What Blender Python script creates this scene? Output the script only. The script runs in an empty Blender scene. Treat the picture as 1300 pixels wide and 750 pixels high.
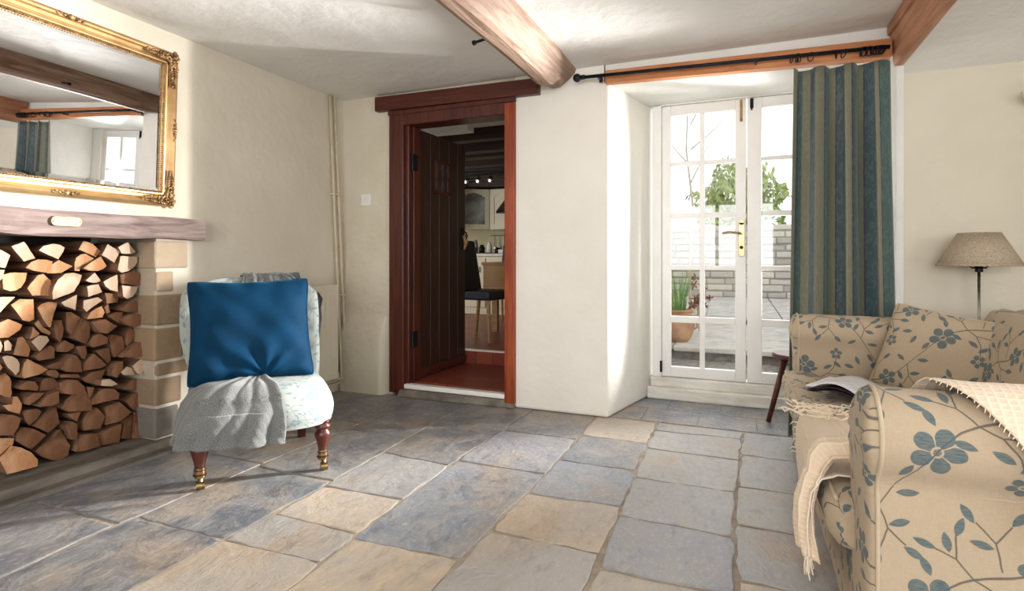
import bpy, math, random
import numpy as np
from mathutils import Matrix, Vector, Euler
from math import pi, sin, cos, sqrt, radians as R
random.seed(11)
rng = np.random.default_rng(5)
SC = bpy.context.scene
COL = SC.collection
# ------------------------------------------------------------------ camera
YAW = R(22.5); FPX = 700.0
cd = bpy.data.cameras.new('camera'); cam = bpy.data.objects.new('camera', cd); COL.objects.link(cam)
cam.location = (0, 0, 1.0); cam.rotation_euler = (R(90), 0, YAW)
cd.sensor_width = 36; cd.lens = 36*FPX/1300; cd.shift_y = -47/1300; cd.clip_start = .02
SC.camera = cam
def ray(px, py):
    u = (px-650)/FPX
    return (-sin(YAW)+u*cos(YAW), cos(YAW)+u*sin(YAW), (328-py)/FPX)
def onX(px, py, X):
    r = ray(px, py); t = X/r[0]; return (X, r[1]*t, 1+r[2]*t)
def onY(px, py, Y):
    r = ray(px, py); t = Y/r[1]; return (r[0]*t, Y, 1+r[2]*t)
# ------------------------------------------------------------------ materials
def srgb(r, g, b):
    f = lambda c: (c/255/12.92) if c/255 <= .04045 else ((c/255+.055)/1.055)**2.4
    return (f(r), f(g), f(b), 1)
class NT:
    def __init__(s, name):
        s.m = bpy.data.materials.new(name); s.m.use_nodes = True
        s.t = s.m.node_tree; s.n = s.t.nodes; s.b = s.n['Principled BSDF']
    def node(s, typ, **kw):
        n = s.n.new(typ)
        for k, v in kw.items(): setattr(n, k, v)
        return n
    def link(s, a, b): s.t.links.new(a, b)
    def put(s, sock, v):
        if isinstance(v, bpy.types.NodeSocket): s.link(v, sock)
        else: sock.default_value = v
    def math(s, op, a, b=None, c=None, clamp=False):
        n = s.node('ShaderNodeMath', operation=op); n.use_clamp = clamp
        s.put(n.inputs[0], a)
        if b is not None: s.put(n.inputs[1], b)
        if c is not None: s.put(n.inputs[2], c)
        return n.outputs[0]
    def vec(s, op, a, b=None, c=None, out=0):
        n = s.node('ShaderNodeVectorMath', operation=op)
        s.put(n.inputs[0], a)
        if b is not None: s.put(n.inputs[1], b)
        if c is not None: s.put(n.inputs[2], c)
        return n.outputs['Value'] if op in ('DOT_PRODUCT', 'LENGTH', 'DISTANCE') else n.outputs[0]
    def coords(s, kind='Object', scale=(1,1,1), rot=(0,0,0)):
        tc = s.node('ShaderNodeTexCoord'); mp = s.node('ShaderNodeMapping')
        s.link(tc.outputs[kind], mp.inputs[0]); mp.inputs['Scale'].default_value = scale; mp.inputs['Rotation'].default_value = rot
        return mp.outputs[0]
    def noise(s, vec, scale, detail=4, rough=.55, dist=0):
        n = s.node('ShaderNodeTexNoise'); s.link(vec, n.inputs['Vector'])
        n.inputs['Scale'].default_value = scale; n.inputs['Detail'].default_value = detail
        n.inputs['Roughness'].default_value = rough; n.inputs['Distortion'].default_value = dist
        return n.outputs['Fac']
    def ramp(s, fac, stops, interp='LINEAR'):
        n = s.node('ShaderNodeValToRGB'); e = n.color_ramp.elements; n.color_ramp.interpolation = interp
        while len(e) < len(stops): e.new(.5)
        for i, (p, c) in enumerate(stops): e[i].position = p; e[i].color = c
        s.link(fac, n.inputs[0]); return n.outputs[0]
    def mix(s, fac, a, b, blend='MIX'):
        n = s.node('ShaderNodeMix', data_type='RGBA', blend_type=blend)
        s.put(n.inputs[0], fac); s.put(n.inputs[6], a); s.put(n.inputs[7], b); return n.outputs[2]
    def bump(s, h, strength=.3, dist=.01, normal=None):
        n = s.node('ShaderNodeBump'); s.link(h, n.inputs['Height'])
        n.inputs['Strength'].default_value = strength; n.inputs['Distance'].default_value = dist
        if normal is not None: s.link(normal, n.inputs['Normal'])
        return n.outputs[0]
    def setb(s, **kw):
        nm = dict(color='Base Color', rough='Roughness', metal='Metallic', normal='Normal', spec='Specular IOR Level', sheen='Sheen Weight', coat='Coat Weight')
        for k, v in kw.items(): s.put(s.b.inputs[nm[k]], v)
        return s.m
def noisy(name, c1, c2, scale=6, rough=.6, bump=.2, bscale=40, stretch=(1,1,1), metal=0, spec=.4, lo=.35, hi=.65, bdist=.01, sheen=0, coat=0, kind='Object'):
    t = NT(name); v = t.coords(kind, stretch)
    col = t.ramp(t.noise(v, scale), [(lo, c1), (hi, c2)])
    nrm = t.bump(t.noise(v, bscale), bump, bdist)
    return t.setb(color=col, rough=rough, metal=metal, normal=nrm, spec=spec, sheen=sheen, coat=coat)
def wood(name, c1, c2, axis='y', scale=5, rough=.45, bump=.3, spec=.4, crack=None, k=14):
    st = {'x': (1, k, k), 'y': (k, 1, k), 'z': (k, k, 1)}[axis]
    t = NT(name); v = t.coords('Object', st)
    n1 = t.noise(v, scale*.35, 6, .6, 1.2); n2 = t.noise(t.coords('Object'), 3.5, 3)
    col = t.ramp(n1, [(.3, c1), (.62, c2)])
    col = t.mix(t.math('MULTIPLY', n2, .45), col, c1)
    if crack: 
        n3 = t.noise(v, scale*.6, 8, .7, 2.0)
        col = t.mix(t.ramp(n3, [(.28, (1,1,1,1)), (.36, (0,0,0,1))]), col, crack)
    return t.setb(color=col, rough=rough, normal=t.bump(n1, bump, .008), spec=spec)
M = {}
def plaster(name, c1, c2, b=.25, bs=1.0):
    t = NT(name); v = t.coords('Object')
    col = t.ramp(t.noise(v, 2.2, 5), [(.3, c1), (.7, c2)])
    h = t.math('ADD', t.noise(v, 3.0*bs, 3), t.math('MULTIPLY', t.noise(v, 30, 4), .12))
    return t.setb(color=col, rough=.85, normal=t.bump(h, b, .06), spec=.2)
M['cream'] = plaster('cream_plaster', srgb(210,202,184), srgb(219,212,195))
M['cream2'] = plaster('cream_plaster_patchy', srgb(202,193,172), srgb(216,209,192), .4)
M['pier'] = plaster('pale_plaster', srgb(232,228,218), srgb(240,237,229), .22)
M['reveal'] = plaster('reveal_plaster', srgb(222,222,216), srgb(236,235,230), .4)
M['chim'] = plaster('chimney_plaster', srgb(226,223,214), srgb(234,231,222), .3)
M['ceil'] = plaster('ceiling_plaster', srgb(226,224,219), srgb(233,231,227), .45, .7)
M['dark'] = noisy('dark_recess_lining', srgb(40,34,30), srgb(62,54,46), 6)  # even dark tone lining the log recess
M['white'] = noisy('white_gloss_paint', srgb(238,236,232), srgb(244,242,239), 4, .35, .05, 20)
M['whitewash'] = noisy('whitewashed_stone', srgb(214,209,198), srgb(240,237,230), 9, .7, .5, 16, (.6,1,3))
M['mahog'] = wood('mahogany_stain', srgb(50,20,14), srgb(96,42,27), 'z', 5, .35, .25, .5)
M['mahogx'] = wood('mahogany_lintel', srgb(60,26,20), srgb(98,46,34), 'x', 5, .4, .25)
M['frame_r'] = wood('orange_brown_stain', srgb(120,46,22), srgb(172,84,46), 'z', 5, .35, .2)
M['leaf'] = wood('dark_door_planks', srgb(36,18,13), srgb(66,36,26), 'z', 5, .42, .35, .45)
M['beam'] = wood('old_oak_beam', srgb(112,84,66), srgb(178,152,134), 'y', 5, .7, .9, .3, srgb(50,30,20), 10)
M['beam2'] = wood('orange_oak_beam', srgb(150,98,70), srgb(198,150,118), 'y', 5, .55, .5, .35, srgb(80,44,26), 10)
M['header'] = wood('orange_header_beam', srgb(166,100,60), srgb(218,152,100), 'x', 5, .55, .5, .3, srgb(90,48,26), 8)
M['mantel'] = wood('grey_oak_mantel', srgb(96,80,76), srgb(158,140,134), 'y', 6, .75, .9, .25, srgb(60,46,42), 9)
M['kbeam'] = wood('kitchen_beam', srgb(26,14,10), srgb(56,30,22), 'x', 5, .5, .3)
M['iron'] = noisy('black_iron', srgb(20,20,24), srgb(38,38,44), 20, .45, .2, 60, metal=.6)
M['brass'] = noisy('aged_brass', srgb(136,114,78), srgb(182,156,110), 20, .28, .1, 60, metal=1)
M['plaq'] = noisy('plaque_brass', srgb(120,104,70), srgb(156,138,98), 20, .5, .1, 60, metal=.5)
M['gold'] = noisy('gilt', srgb(172,136,92), srgb(212,178,128), 5, .36, .12, 60, metal=.75, bdist=.003)
M['gold_d'] = noisy('antique_gilt', srgb(96,70,50), srgb(200,164,116), 40, .42, .6, 120, metal=.7, bdist=.003)
M['chrome'] = noisy('brushed_steel', srgb(150,150,150), srgb(190,190,190), 20, .3, .05, 60, metal=1)
t = NT('mirror_glass'); M['mirror'] = t.setb(color=(.93,.94,.96,1), metal=1, rough=.012)
t = NT('window_glass')
tr = t.node('ShaderNodeBsdfTransparent'); gl = t.node('ShaderNodeBsdfGlossy'); gl.inputs['Roughness'].default_value = .01
fr = t.node('ShaderNodeLayerWeight'); mx = t.node('ShaderNodeMixShader'); fz = t.math('MULTIPLY_ADD', t.math('POWER', fr.outputs['Facing'], 5.0), .8, .03)
t.link(fz, mx.inputs[0]); t.link(tr.outputs[0], mx.inputs[1]); t.link(gl.outputs[0], mx.inputs[2])
t.link(mx.outputs[0], t.n['Material Output'].inputs[0]); M['glass'] = t.m
M['radiator'] = noisy('radiator_enamel', srgb(222,214,194), srgb(228,221,202), 4, .4, .03, 20)
M['pipe'] = noisy('painted_pipe', srgb(196,184,158), srgb(206,195,170), 6, .5, .05, 20)
M['plastic'] = noisy('white_plastic', srgb(228,226,220), srgb(236,234,228), 6, .4, .02, 20)
# stone
def slab_mat(name):
    t = NT(name); at = t.node('ShaderNodeAttribute', attribute_name='tint')
    v = t.coords('Object'); va = t.coords('Object', (1,.45,1), (0,0,.3))
    n = t.noise(v, 5, 8, .65, .6); f = t.noise(va, 22, 7, .65); g = t.noise(v, 2.3, 6, .6, .4)
    col = t.mix(t.ramp(n, [(.38, (0,0,0,1)), (.7, (.8,.8,.8,1))]), at.outputs['Color'], srgb(168,164,158))
    col = t.mix(t.ramp(g, [(.50, (0,0,0,1)), (.68, (.65,.65,.65,1))]), col, srgb(174,152,126))
    fine = t.noise(va, 60, 5, .75)
    col = t.mix(t.ramp(fine, [(.52, (0,0,0,1)), (.75, (.5,.5,.5,1))]), col, srgb(206,202,196))
    col = t.mix(t.ramp(f, [(.3, (.7,.7,.7,1)), (.46, (0,0,0,1))]), col, t.mix(.45, at.outputs['Color'], srgb(56,54,58)))
    h = t.math('ADD', t.math('MULTIPLY', n, 1.2), t.math('MULTIPLY', f, .5))
    rg = t.math('ADD', t.math('MULTIPLY', f, .45), .17)
    return t.setb(color=col, rough=rg, normal=t.bump(h, .75, .014), spec=.5)
M['slab'] = slab_mat('flagstone')
M['mortar'] = noisy('floor_mortar', srgb(138,128,116), srgb(172,160,144), 12, .85, .6, 40)
def tinted(name, rough=.8, bs=.5, amt=.35):
    t = NT(name); at = t.node('ShaderNodeAttribute', attribute_name='tint'); v = t.coords('Object')
    n = t.noise(v, 12, 6, .6); col = t.mix(t.math('MULTIPLY', n, amt), at.outputs['Color'], t.mix(.6, at.outputs['Color'], (.02,.015,.01,1)))
    return t.setb(color=col, rough=rough, normal=t.bump(t.noise(v, 30, 6), bs, .015), spec=.2)
M['quoin'] = tinted('quoin_stone')
M['kerbm'] = noisy('hearth_stone', srgb(90,84,77), srgb(132,124,113), 8, .75, .6, 30, (1,.4,1))
# logs
def log_end(name, c1, c2, c3):
    t = NT(name); v = t.coords('Object'); vs = t.coords('Object', (1,1,1), (.5,0,0))
    n = t.noise(v, 9, 5, .6, .8)
    w = t.node('ShaderNodeTexWave', wave_type='RINGS', rings_direction='X'); t.link(v, w.inputs['Vector'])
    w.inputs['Scale'].default_value = 26; w.inputs['Distortion'].default_value = 3; w.inputs['Detail'].default_value = 2
    col = t.ramp(n, [(.3, c1), (.5, c2), (.72, c3)])
    col = t.mix(t.math('MULTIPLY', w.outputs['Fac'], .10), col, c1)
    return t.setb(color=col, rough=.85, normal=t.bump(t.noise(v, 70, 5), .6, .004), spec=.15)
M['log1'] = log_end('log_end_orange', srgb(142,92,62), srgb(190,138,98), srgb(214,172,136))
M['log2'] = log_end('log_end_pale', srgb(166,132,104), srgb(200,172,146), srgb(216,194,172))
M['log3'] = log_end('log_end_brown_shaded', srgb(84,56,41), srgb(124,86,62), srgb(148,110,84))  # older brown wood, darkened further to carry shade low in the stack
M['bark'] = noisy('split_log_side', srgb(84,58,44), srgb(148,110,84), 8, .9, .9, 40, (.15,1,1), bdist=.01)
# tile
t = NT('red_quarry_tile'); v = t.coords('Object')
b = t.node('ShaderNodeTexBrick'); t.link(v, b.inputs['Vector']); b.offset = 0
b.inputs['Scale'].default_value = 1; b.inputs['Brick Width'].default_value = .16; b.inputs['Row Height'].default_value = .16; b.inputs['Mortar Size'].default_value = .004
b.inputs['Color1'].default_value = srgb(128,58,42); b.inputs['Color2'].default_value = srgb(148,74,52); b.inputs['Mortar'].default_value = srgb(88,50,40)
M['tile'] = t.setb(color=b.outputs['Color'], rough=.4, normal=t.bump(t.noise(v, 12), .2, .01))
M['kwall'] = noisy('kitchen_cream_wall', srgb(204,194,160), srgb(212,202,170), 4, .8, .05)
M['kunit'] = noisy('cream_cabinet_paint', srgb(222,214,186), srgb(230,222,196), 4, .5, .05)
M['worktop'] = noisy('pale_worktop', srgb(214,206,190), srgb(226,219,204), 20, .4, .05)
M['oak'] = wood('pale_oak', srgb(150,112,74), srgb(190,152,108), 'x', 5, .5, .15)
M['navyleather'] = noisy('navy_upholstery', srgb(22,24,36), srgb(30,33,48), 8, .45, .1, 60)
# fabric
def floral(name, base, fig, vine, W=.33, weave=True, fade=0.0):
    t = NT(name); uv = t.node('ShaderNodeUVMap'); p0 = uv.outputs[0]
    # slight hand-drawn wobble
    nz = t.node('ShaderNodeTexNoise'); t.link(p0, nz.inputs['Vector']); nz.inputs['Scale'].default_value = 16; nz.inputs['Detail'].default_value = 2
    wob = t.vec('MULTIPLY', t.vec('SUBTRACT', nz.outputs['Color'], (.5,.5,.5)), (.007,.007,0))
    p = t.vec('ADD', p0, wob)
    def local(c):
        d = t.vec('SUBTRACT', p, (c[0]-W/2, c[1]-W/2, 0))
        w = t.vec('WRAP', d, (W, W, 1), (0, 0, 0))
        return t.vec('SUBTRACT', w, (W/2, W/2, 0))
    acc = [None, None]
    def add(k, d): acc[k] = d if acc[k] is None else t.math('MINIMUM', acc[k], d)
    def leaf(x, y, ang, L=.021, B=.0085):
        l = local((x, y)); a = R(ang)
        s = t.vec('DOT_PRODUCT', l, (cos(a), sin(a), 0)); q = t.vec('DOT_PRODUCT', l, (-sin(a), cos(a), 0))
        # |q| - B + B*(s/L)^2
        d = t.math('MULTIPLY_ADD', t.math('MULTIPLY', s, s), B/L/L, t.math('ABSOLUTE', q))
        add(0, t.math('SUBTRACT', d, B))
    def flower(x, y, rad, rot):
        l = local((x, y)); r = t.vec('LENGTH', l)
        sp = t.node('ShaderNodeSeparateXYZ'); t.link(l, sp.inputs[0])
        th = t.math('ARCTAN2', sp.outputs[1], sp.outputs[0])
        c = t.math('ABSOLUTE', t.math('COSINE', t.math('MULTIPLY_ADD', th, 2.5, rot)))
        c = t.math('POWER', c, .55)
        d = t.math('SUBTRACT', r, t.math('MULTIPLY_ADD', c, rad*.62, rad*.40))
        ring = t.math('SUBTRACT', .0022, t.math('ABSOLUTE', t.math('SUBTRACT', r, rad*.2)))
        gap = t.math('SUBTRACT', t.math('MULTIPLY_ADD', c, -.02, .007), 0.0)
        d = t.math('MAXIMUM', d, ring)
        d = t.math('MAXIMUM', d, gap)
        add(0, d)
    def seg(a, b, w=.0016):
        l = local(((a[0]+b[0])/2, (a[1]+b[1])/2)); h = ((b[0]-a[0])/2, (b[1]-a[1])/2, 0); hh = h[0]**2+h[1]**2
        k = t.math('MULTIPLY', t.vec('DOT_PRODUCT', l, h), 1/hh); k = t.math('MINIMUM', t.math('MAXIMUM', k, -1.0), 1.0)
        s = t.node('ShaderNodeVectorMath', operation='SCALE'); s.inputs[0].default_value = h; t.link(k, s.inputs['Scale'])
        add(1, t.math('SUBTRACT', t.vec('DISTANCE', l, s.outputs[0]), w))
    f = W/.33
    S = lambda x, y: (x*f, y*f)
    # main diagonal vine
    spl = t.node('ShaderNodeSeparateXYZ'); t.link(p, spl.inputs[0])
    sn = t.math('SINE', t.math('MULTIPLY', spl.outputs[0], 2*pi/W))
    q = t.math('SUBTRACT', t.math('SUBTRACT', spl.outputs[1], spl.outputs[0]), t.math('MULTIPLY', sn, .04*f))
    q = t.math('WRAP', q, W/2, -W/2)
    add(1, t.math('SUBTRACT', t.math('MULTIPLY', t.math('ABSOLUTE', q), .62), .0016))
    y = lambda x: x+.04*sin(2*pi*x/.33)
    flower(*S(.06, y(.06)), .048*f, .3); flower(*S(.235, y(.235)), .037*f, 1.1)
    # side branches
    br = [[(.13,.155),(.165,.135),(.19,.10),(.20,.055)], [(.165,.135),(.21,.135)], [(.30,.275),(.315,.23),(.30,.185)], [(.315,.23),(.345,.20)],
          [(.13,.155),(.10,.19),(.065,.205)], [(.10,.19),(.10,.235)], [(.175,.18),(.165,.235),(.135,.27)], [(.165,.235),(.19,.27)]]
    for b_ in br:
        for a, c in zip(b_, b_[1:]): seg(S(*a), S(*c))
    flower(*S(.20,.035), .026*f, .8)
    for x, yy, a in [(.205,.085,40),(.165,.10,150),(.228,.137,5),(.295,.168,105),(.36,.186,-30),(.335,.245,20),(.047,.212,160),(.085,.222,100),(.107,.255,70),
                     (.12,.285,125),(.204,.288,50),(.142,.228,170),(.012,.045,60),(.02,-.02,10),(.265,.30,150),(.283,.222,120),(.105,.115,-20),(.05,.165,115),(.255,.09,15),(.29,.06,70)]:
        leaf(*S(x, yy), a, .021*f, .0082*f)
    soft = lambda d: t.math('SUBTRACT', .5, t.math('MULTIPLY', d, 1/.0016), clamp=True)
    v2 = p0
    wv = t.noise(t.vec('MULTIPLY', v2, (1, .12, 1)), 420, 2); wu = t.noise(t.vec('MULTIPLY', v2, (.12, 1, 1)), 420, 2)
    weavef = t.math('ADD', wv, wu)
    col = t.mix(soft(acc[1]), base, vine)
    lw = t.math('SUBTRACT', 1.0, t.math('MULTIPLY', t.math('SUBTRACT', wu, .35), .9))
    col = t.mix(t.math('MULTIPLY', soft(acc[0]), t.math('MINIMUM', lw, 1.0)), col, fig)
    col = t.mix(t.math('MULTIPLY', t.math('SUBTRACT', weavef, .7), .5, clamp=True), col, t.mix(.35, col, (.05,.04,.03,1)))
    return t.setb(color=col, rough=.9, normal=t.bump(weavef, .25, .002), spec=.15, sheen=.1)
M['floral'] = floral('floral_linen', srgb(180,162,138), srgb(78,98,104), srgb(104,98,88), .33)
M['piping'] = noisy('linen_piping', srgb(180,164,140), srgb(190,174,150), 20, .9, .1)
M['floral2'] = floral('pale_floral_linen', srgb(172,178,174), srgb(122,146,152), srgb(144,152,150), .22)
t = NT('curtain_stripe'); uv = t.node('ShaderNodeUVMap'); sx = t.node('ShaderNodeSeparateXYZ'); t.link(uv.outputs[0], sx.inputs[0])
fr_ = t.math('FRACT', t.math('MULTIPLY', sx.outputs[0], 1/.34))
gs, te, sl = srgb(112,112,84), srgb(44,78,82), srgb(62,70,84)
col = t.ramp(fr_, [(0, srgb(120,116,94)), (.24, srgb(40,44,50)), (.27, srgb(60,86,86)), (.52, srgb(112,114,90)), (.56, srgb(116,114,92)), (.72, srgb(46,50,60)), (.75, srgb(54,76,84)), (.97, srgb(90,80,70))], 'CONSTANT')
nz = t.noise(t.vec('MULTIPLY', uv.outputs[0], (1,.2,1)), 160, 4); dm = t.noise(t.vec('MULTIPLY', uv.outputs[0], (1.0,.5,1)), 24, 3, .6, 2.5)
col = t.mix(t.math('MULTIPLY', nz, .35), col, (.03,.035,.035,1)); col = t.mix(t.ramp(dm, [(.5,(0,0,0,1)),(.56,(.13,.13,.13,1))]), col, srgb(140,160,150))
M['curtain'] = t.setb(color=col, rough=.6, normal=t.bump(nz, .2, .002), sheen=.2)
M['curtain_lin'] = noisy('curtain_lining', srgb(214,206,188), srgb(222,215,198), 4, .9, .05)
t = NT('velvet'); v = t.coords('Object'); n = t.noise(v, 5, 4)
M['velvet'] = t.setb(color=t.ramp(n, [(.35, srgb(4,42,68)), (.7, srgb(5,56,88))]), rough=.75, normal=t.bump(t.noise(v, 3.5, 2, .5, .6), .12, .03), sheen=.3, spec=.1)
t.b.inputs['Sheen Tint'].default_value = srgb(70,160,205); t.b.inputs['Sheen Roughness'].default_value = .35
t = NT('grey_tweed'); uv = t.node('ShaderNodeUVMap'); a = t.noise(uv.outputs[0], 170, 3, .8); b2 = t.noise(uv.outputs[0], 90, 4, .7)
col = t.ramp(a, [(.36, srgb(52,54,54)), (.64, srgb(150,152,150))]); col = t.mix(t.math('MULTIPLY', b2, .4), col, srgb(104,106,106))
M['tweed'] = t.setb(color=col, rough=.95, normal=t.bump(a, .5, .003), sheen=.3, spec=.1)
t = NT('waffle_cotton'); uv = t.node('ShaderNodeUVMap'); sx = t.node('ShaderNodeSeparateXYZ'); t.link(uv.outputs[0], sx.inputs[0])
wx = t.math('ABSOLUTE', t.math('SINE', t.math('MULTIPLY', sx.outputs[0], pi/.016))); wy = t.math('ABSOLUTE', t.math('SINE', t.math('MULTIPLY', sx.outputs[1], pi/.016)))
h = t.math('MINIMUM', t.math('POWER', wx, .6), t.math('POWER', wy, .6))
col = t.ramp(h, [(0, srgb(240,226,206)), (.8, srgb(224,202,176))])
M['waffle'] = t.setb(color=col, rough=.95, normal=t.bump(t.math('MULTIPLY', h, -1.0), .6, .003), sheen=.2, spec=.1)
M['yarn'] = noisy('cream_yarn', srgb(236,220,198), srgb(244,230,210), 30, .95, .2)
t = NT('lampshade_linen'); v = t.coords('Object', (1,1,1)); n = t.noise(v, 160, 3)
t.b.inputs['Transmission Weight'].default_value = 0
M['shade'] = t.setb(color=t.ramp(n, [(.3, srgb(150,134,114)), (.7, srgb(190,174,152))]), rough=.9, normal=t.bump(n, .3, .002))
M['page'] = noisy('magazine_page', srgb(214,214,220), srgb(232,232,236), 30, .35, .02)
M['cover'] = noisy('magazine_dark_page', srgb(26,18,26), srgb(58,40,50), 12, .3, .02)
M['terracotta'] = noisy('terracotta', srgb(150,108,78), srgb(184,140,104), 8, .85, .3, 40)
M['patio'] = noisy('patio_flag', srgb(168,163,156), srgb(198,193,184), 6, .9, .4, 20)
M['riser'] = noisy('dark_step_riser', srgb(64,60,54), srgb(110,102,92), 14, .9, .8, 30)
M['gravel'] = noisy('patio_cobble', srgb(84,80,74), srgb(140,134,124), 30, .95, .8, 60)
M['rubble'] = tinted('rubble_stone', .9, .5)
M['grass'] = noisy('green_blade', srgb(84,132,60), srgb(128,170,84), 8, .6, .05)
M['foliage'] = noisy('bush_leaf', srgb(158,174,110), srgb(196,202,142), 8, .6, .05)
M['twig'] = noisy('bare_twig', srgb(178,164,148), srgb(200,186,170), 8, .8, .1)
M['lawn'] = noisy('lawn', srgb(110,140,74), srgb(140,164,96), 10, .9, .3)
M['flag_red'] = noisy('brown_seedhead', srgb(110,70,56), srgb(140,94,76), 8, .9, .1)
# ------------------------------------------------------------------ mesh builder
class MB:
    def __init__(s): s.v = []; s.f = []; s.mi = []; s.uv = []; s.col = []; s.hasuv = False; s.hascol = False
    def add(s, verts, faces, mi=0, uvs=None, tint=None):
        o = len(s.v); s.v += [tuple(map(float, q)) for q in verts]
        s.f += [tuple(i+o for i in f) for f in faces]; s.mi += [mi]*len(faces)
        if uvs is not None: s.hasuv = True; s.uv += [tuple(q) for q in uvs]
        else: s.uv += [(q[0], q[1]+q[2]) for q in verts]
        if tint is not None: s.hascol = True; s.col += [tint]*len(verts)
        else: s.col += [(1,1,1,1)]*len(verts)
        return s
    def box(s, x0, x1, y0, y1, z0, z1, mi=0, tint=None):
        v = [(x, y, z) for z in (z0, z1) for y in (y0, y1) for x in (x0, x1)]
        return s.add(v, [(0,2,3,1),(4,5,7,6),(0,1,5,4),(2,6,7,3),(0,4,6,2),(1,3,7,5)], mi, tint=tint)
    def hexa(s, bot, top, mi=0, tint=None):  # 4 bottom pts ccw, 4 top pts ccw
        v = list(bot)+list(top)
        return s.add(v, [(3,2,1,0),(4,5,6,7),(0,1,5,4),(1,2,6,5),(2,3,7,6),(3,0,4,7)], mi, tint=tint)
    def prism(s, poly, d, mi=0, mi_side=None, scale_back=1.0, tint=None):
        """extrude a polygon (3d points) along vector d"""
        n = len(poly); c = [sum(p[k] for p in poly)/n for k in range(3)]
        back = [tuple(c[k]+(p[k]-c[k])*scale_back+d[k] for k in range(3)) for p in poly]
        s.add(list(poly)+back, [tuple(range(n)), tuple(range(2*n-1, n-1, -1))], mi, tint=tint)
        o = len(s.v)-2*n
        for i in range(n):
            j = (i+1) % n; s.f.append((o+i, o+i+n, o+j+n, o+j)); s.mi.append(mi if mi_side is None else mi_side)
        return s
    def tube(s, pts, r, seg=8, mi=0, caps=True):
        pts = [Vector(p) for p in pts]; n = len(pts)
        rr = r if isinstance(r, (list, tuple)) else [r]*n
        vs = []; fs = []; up = None
        for i, p in enumerate(pts):
            d = (pts[min(i+1, n-1)]-pts[max(i-1, 0)]); d = d.normalized() if d.length > 1e-9 else Vector((0,0,1))
            if up is None: up = Vector((0,0,1)) if abs(d.z) < .9 else Vector((1,0,0))
            a = d.cross(up); a = a.normalized() if a.length > 1e-6 else d.orthogonal().normalized()
            b = a.cross(d).normalized(); up = b
            for k in range(seg):
                t_ = 2*pi*k/seg; vs.append(p+(a*cos(t_)+b*sin(t_))*rr[i])
        for i in range(n-1):
            for k in range(seg):
                k2 = (k+1) % seg; fs.append((i*seg+k, i*seg+k2, (i+1)*seg+k2, (i+1)*seg+k))
        if caps: fs += [tuple(range(seg-1, -1, -1)), tuple(range((n-1)*seg, n*seg))]
        return s.add(vs, fs, mi)
    def lathe(s, prof, c=(0,0,0), seg=20, mi=0, mat=None, caps=True):
        """prof: list of (r, z)"""
        vs = []; fs = []; n = len(prof)
        for r, z in prof:
            for k in range(seg):
                a = 2*pi*k/seg; q = Vector((r*cos(a), r*sin(a), z))
                if mat is not None: q = mat @ q
                vs.append((q.x+c[0], q.y+c[1], q.z+c[2]))
        for i in range(n-1):
            for k in range(seg):
                k2 = (k+1) % seg; fs.append((i*seg+k, i*seg+k2, (i+1)*seg+k2, (i+1)*seg+k))
        if caps: fs += [tuple(range(seg-1, -1, -1)), tuple(range((n-1)*seg, n*seg))]
        return s.add(vs, fs, mi)
    def ball(s, c, r, seg=12, rings=8, mi=0, rot=None):
        r = r if isinstance(r, (tuple, list)) else (r, r, r); vs = []; fs = []
        for i in range(rings+1):
            ph = pi*i/rings
            for k in range(seg):
                a = 2*pi*k/seg; q = Vector((r[0]*sin(ph)*cos(a), r[1]*sin(ph)*sin(a), r[2]*cos(ph)))
                if rot is not None: q = rot @ q
                vs.append((q.x+c[0], q.y+c[1], q.z+c[2]))
        for i in range(rings):
            for k in range(seg):
                k2 = (k+1) % seg; fs.append((i*seg+k, (i+1)*seg+k, (i+1)*seg+k2, i*seg+k2))
        return s.add(vs, fs, mi)
    def torus(s, c, R_, r, n=20, seg=6, rot=None, mi=0, arc=2*pi):
        pts = []
        for i in range(n+1):
            a = arc*i/n; q = Vector((R_*cos(a), R_*sin(a), 0))
            if rot is not None: q = rot @ q
            pts.append((q.x+c[0], q.y+c[1], q.z+c[2]))
        return s.tube(pts, r, seg, mi)
    def grid(s, fn, nu, nv, mi=0, uvfn=None, flip=False):
        vs = []; us = []
        for i in range(nu+1):
            for j in range(nv+1):
                u, v = i/nu, j/nv; q = fn(u, v)
                if len(q) == 2: vs.append(q[0]); us.append(q[1])
                else: vs.append(q); us.append(uvfn(u, v) if uvfn else (u, v))
        fs = []
        for i in range(nu):
            for j in range(nv):
                a = i*(nv+1)+j; f = (a, a+nv+1, a+nv+2, a+1)
                fs.append(f[::-1] if flip else f)
        return s.add(vs, fs, mi, uvs=us)
    def build(s, name, mats, parent=None, smooth=False, auto=None, local=False, bevel=None, kind=None, solid=None, sub=0):
        me = bpy.data.meshes.new(name)
        vs = s.v
        if parent is not None:
            if not local:
                inv = WM[parent.name].inverted(); vs = [tuple(inv @ Vector(q)) for q in vs]
            org = Vector((0,0,0))
        else:
            xs = [q[0] for q in vs]; ys = [q[1] for q in vs]; zs = [q[2] for q in vs]
            org = Vector(((min(xs)+max(xs))/2, (min(ys)+max(ys))/2, min(zs))) if not local else Vector((0,0,0))
            vs = [(q[0]-org.x, q[1]-org.y, q[2]-org.z) for q in vs]
        me.from_pydata(vs, [], s.f); 
        for m in (mats if isinstance(mats, (list, tuple)) else [mats]): me.materials.append(M[m] if isinstance(m, str) else m)
        me.polygons.foreach_set('material_index', s.mi)
        if s.hasuv:
            l = me.uv_layers.new(name='UVMap'); idx = np.zeros(len(me.loops), dtype=np.int32); me.loops.foreach_get('vertex_index', idx)
            l.data.foreach_set('uv', np.array(s.uv, dtype=np.float32)[idx].ravel())
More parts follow.
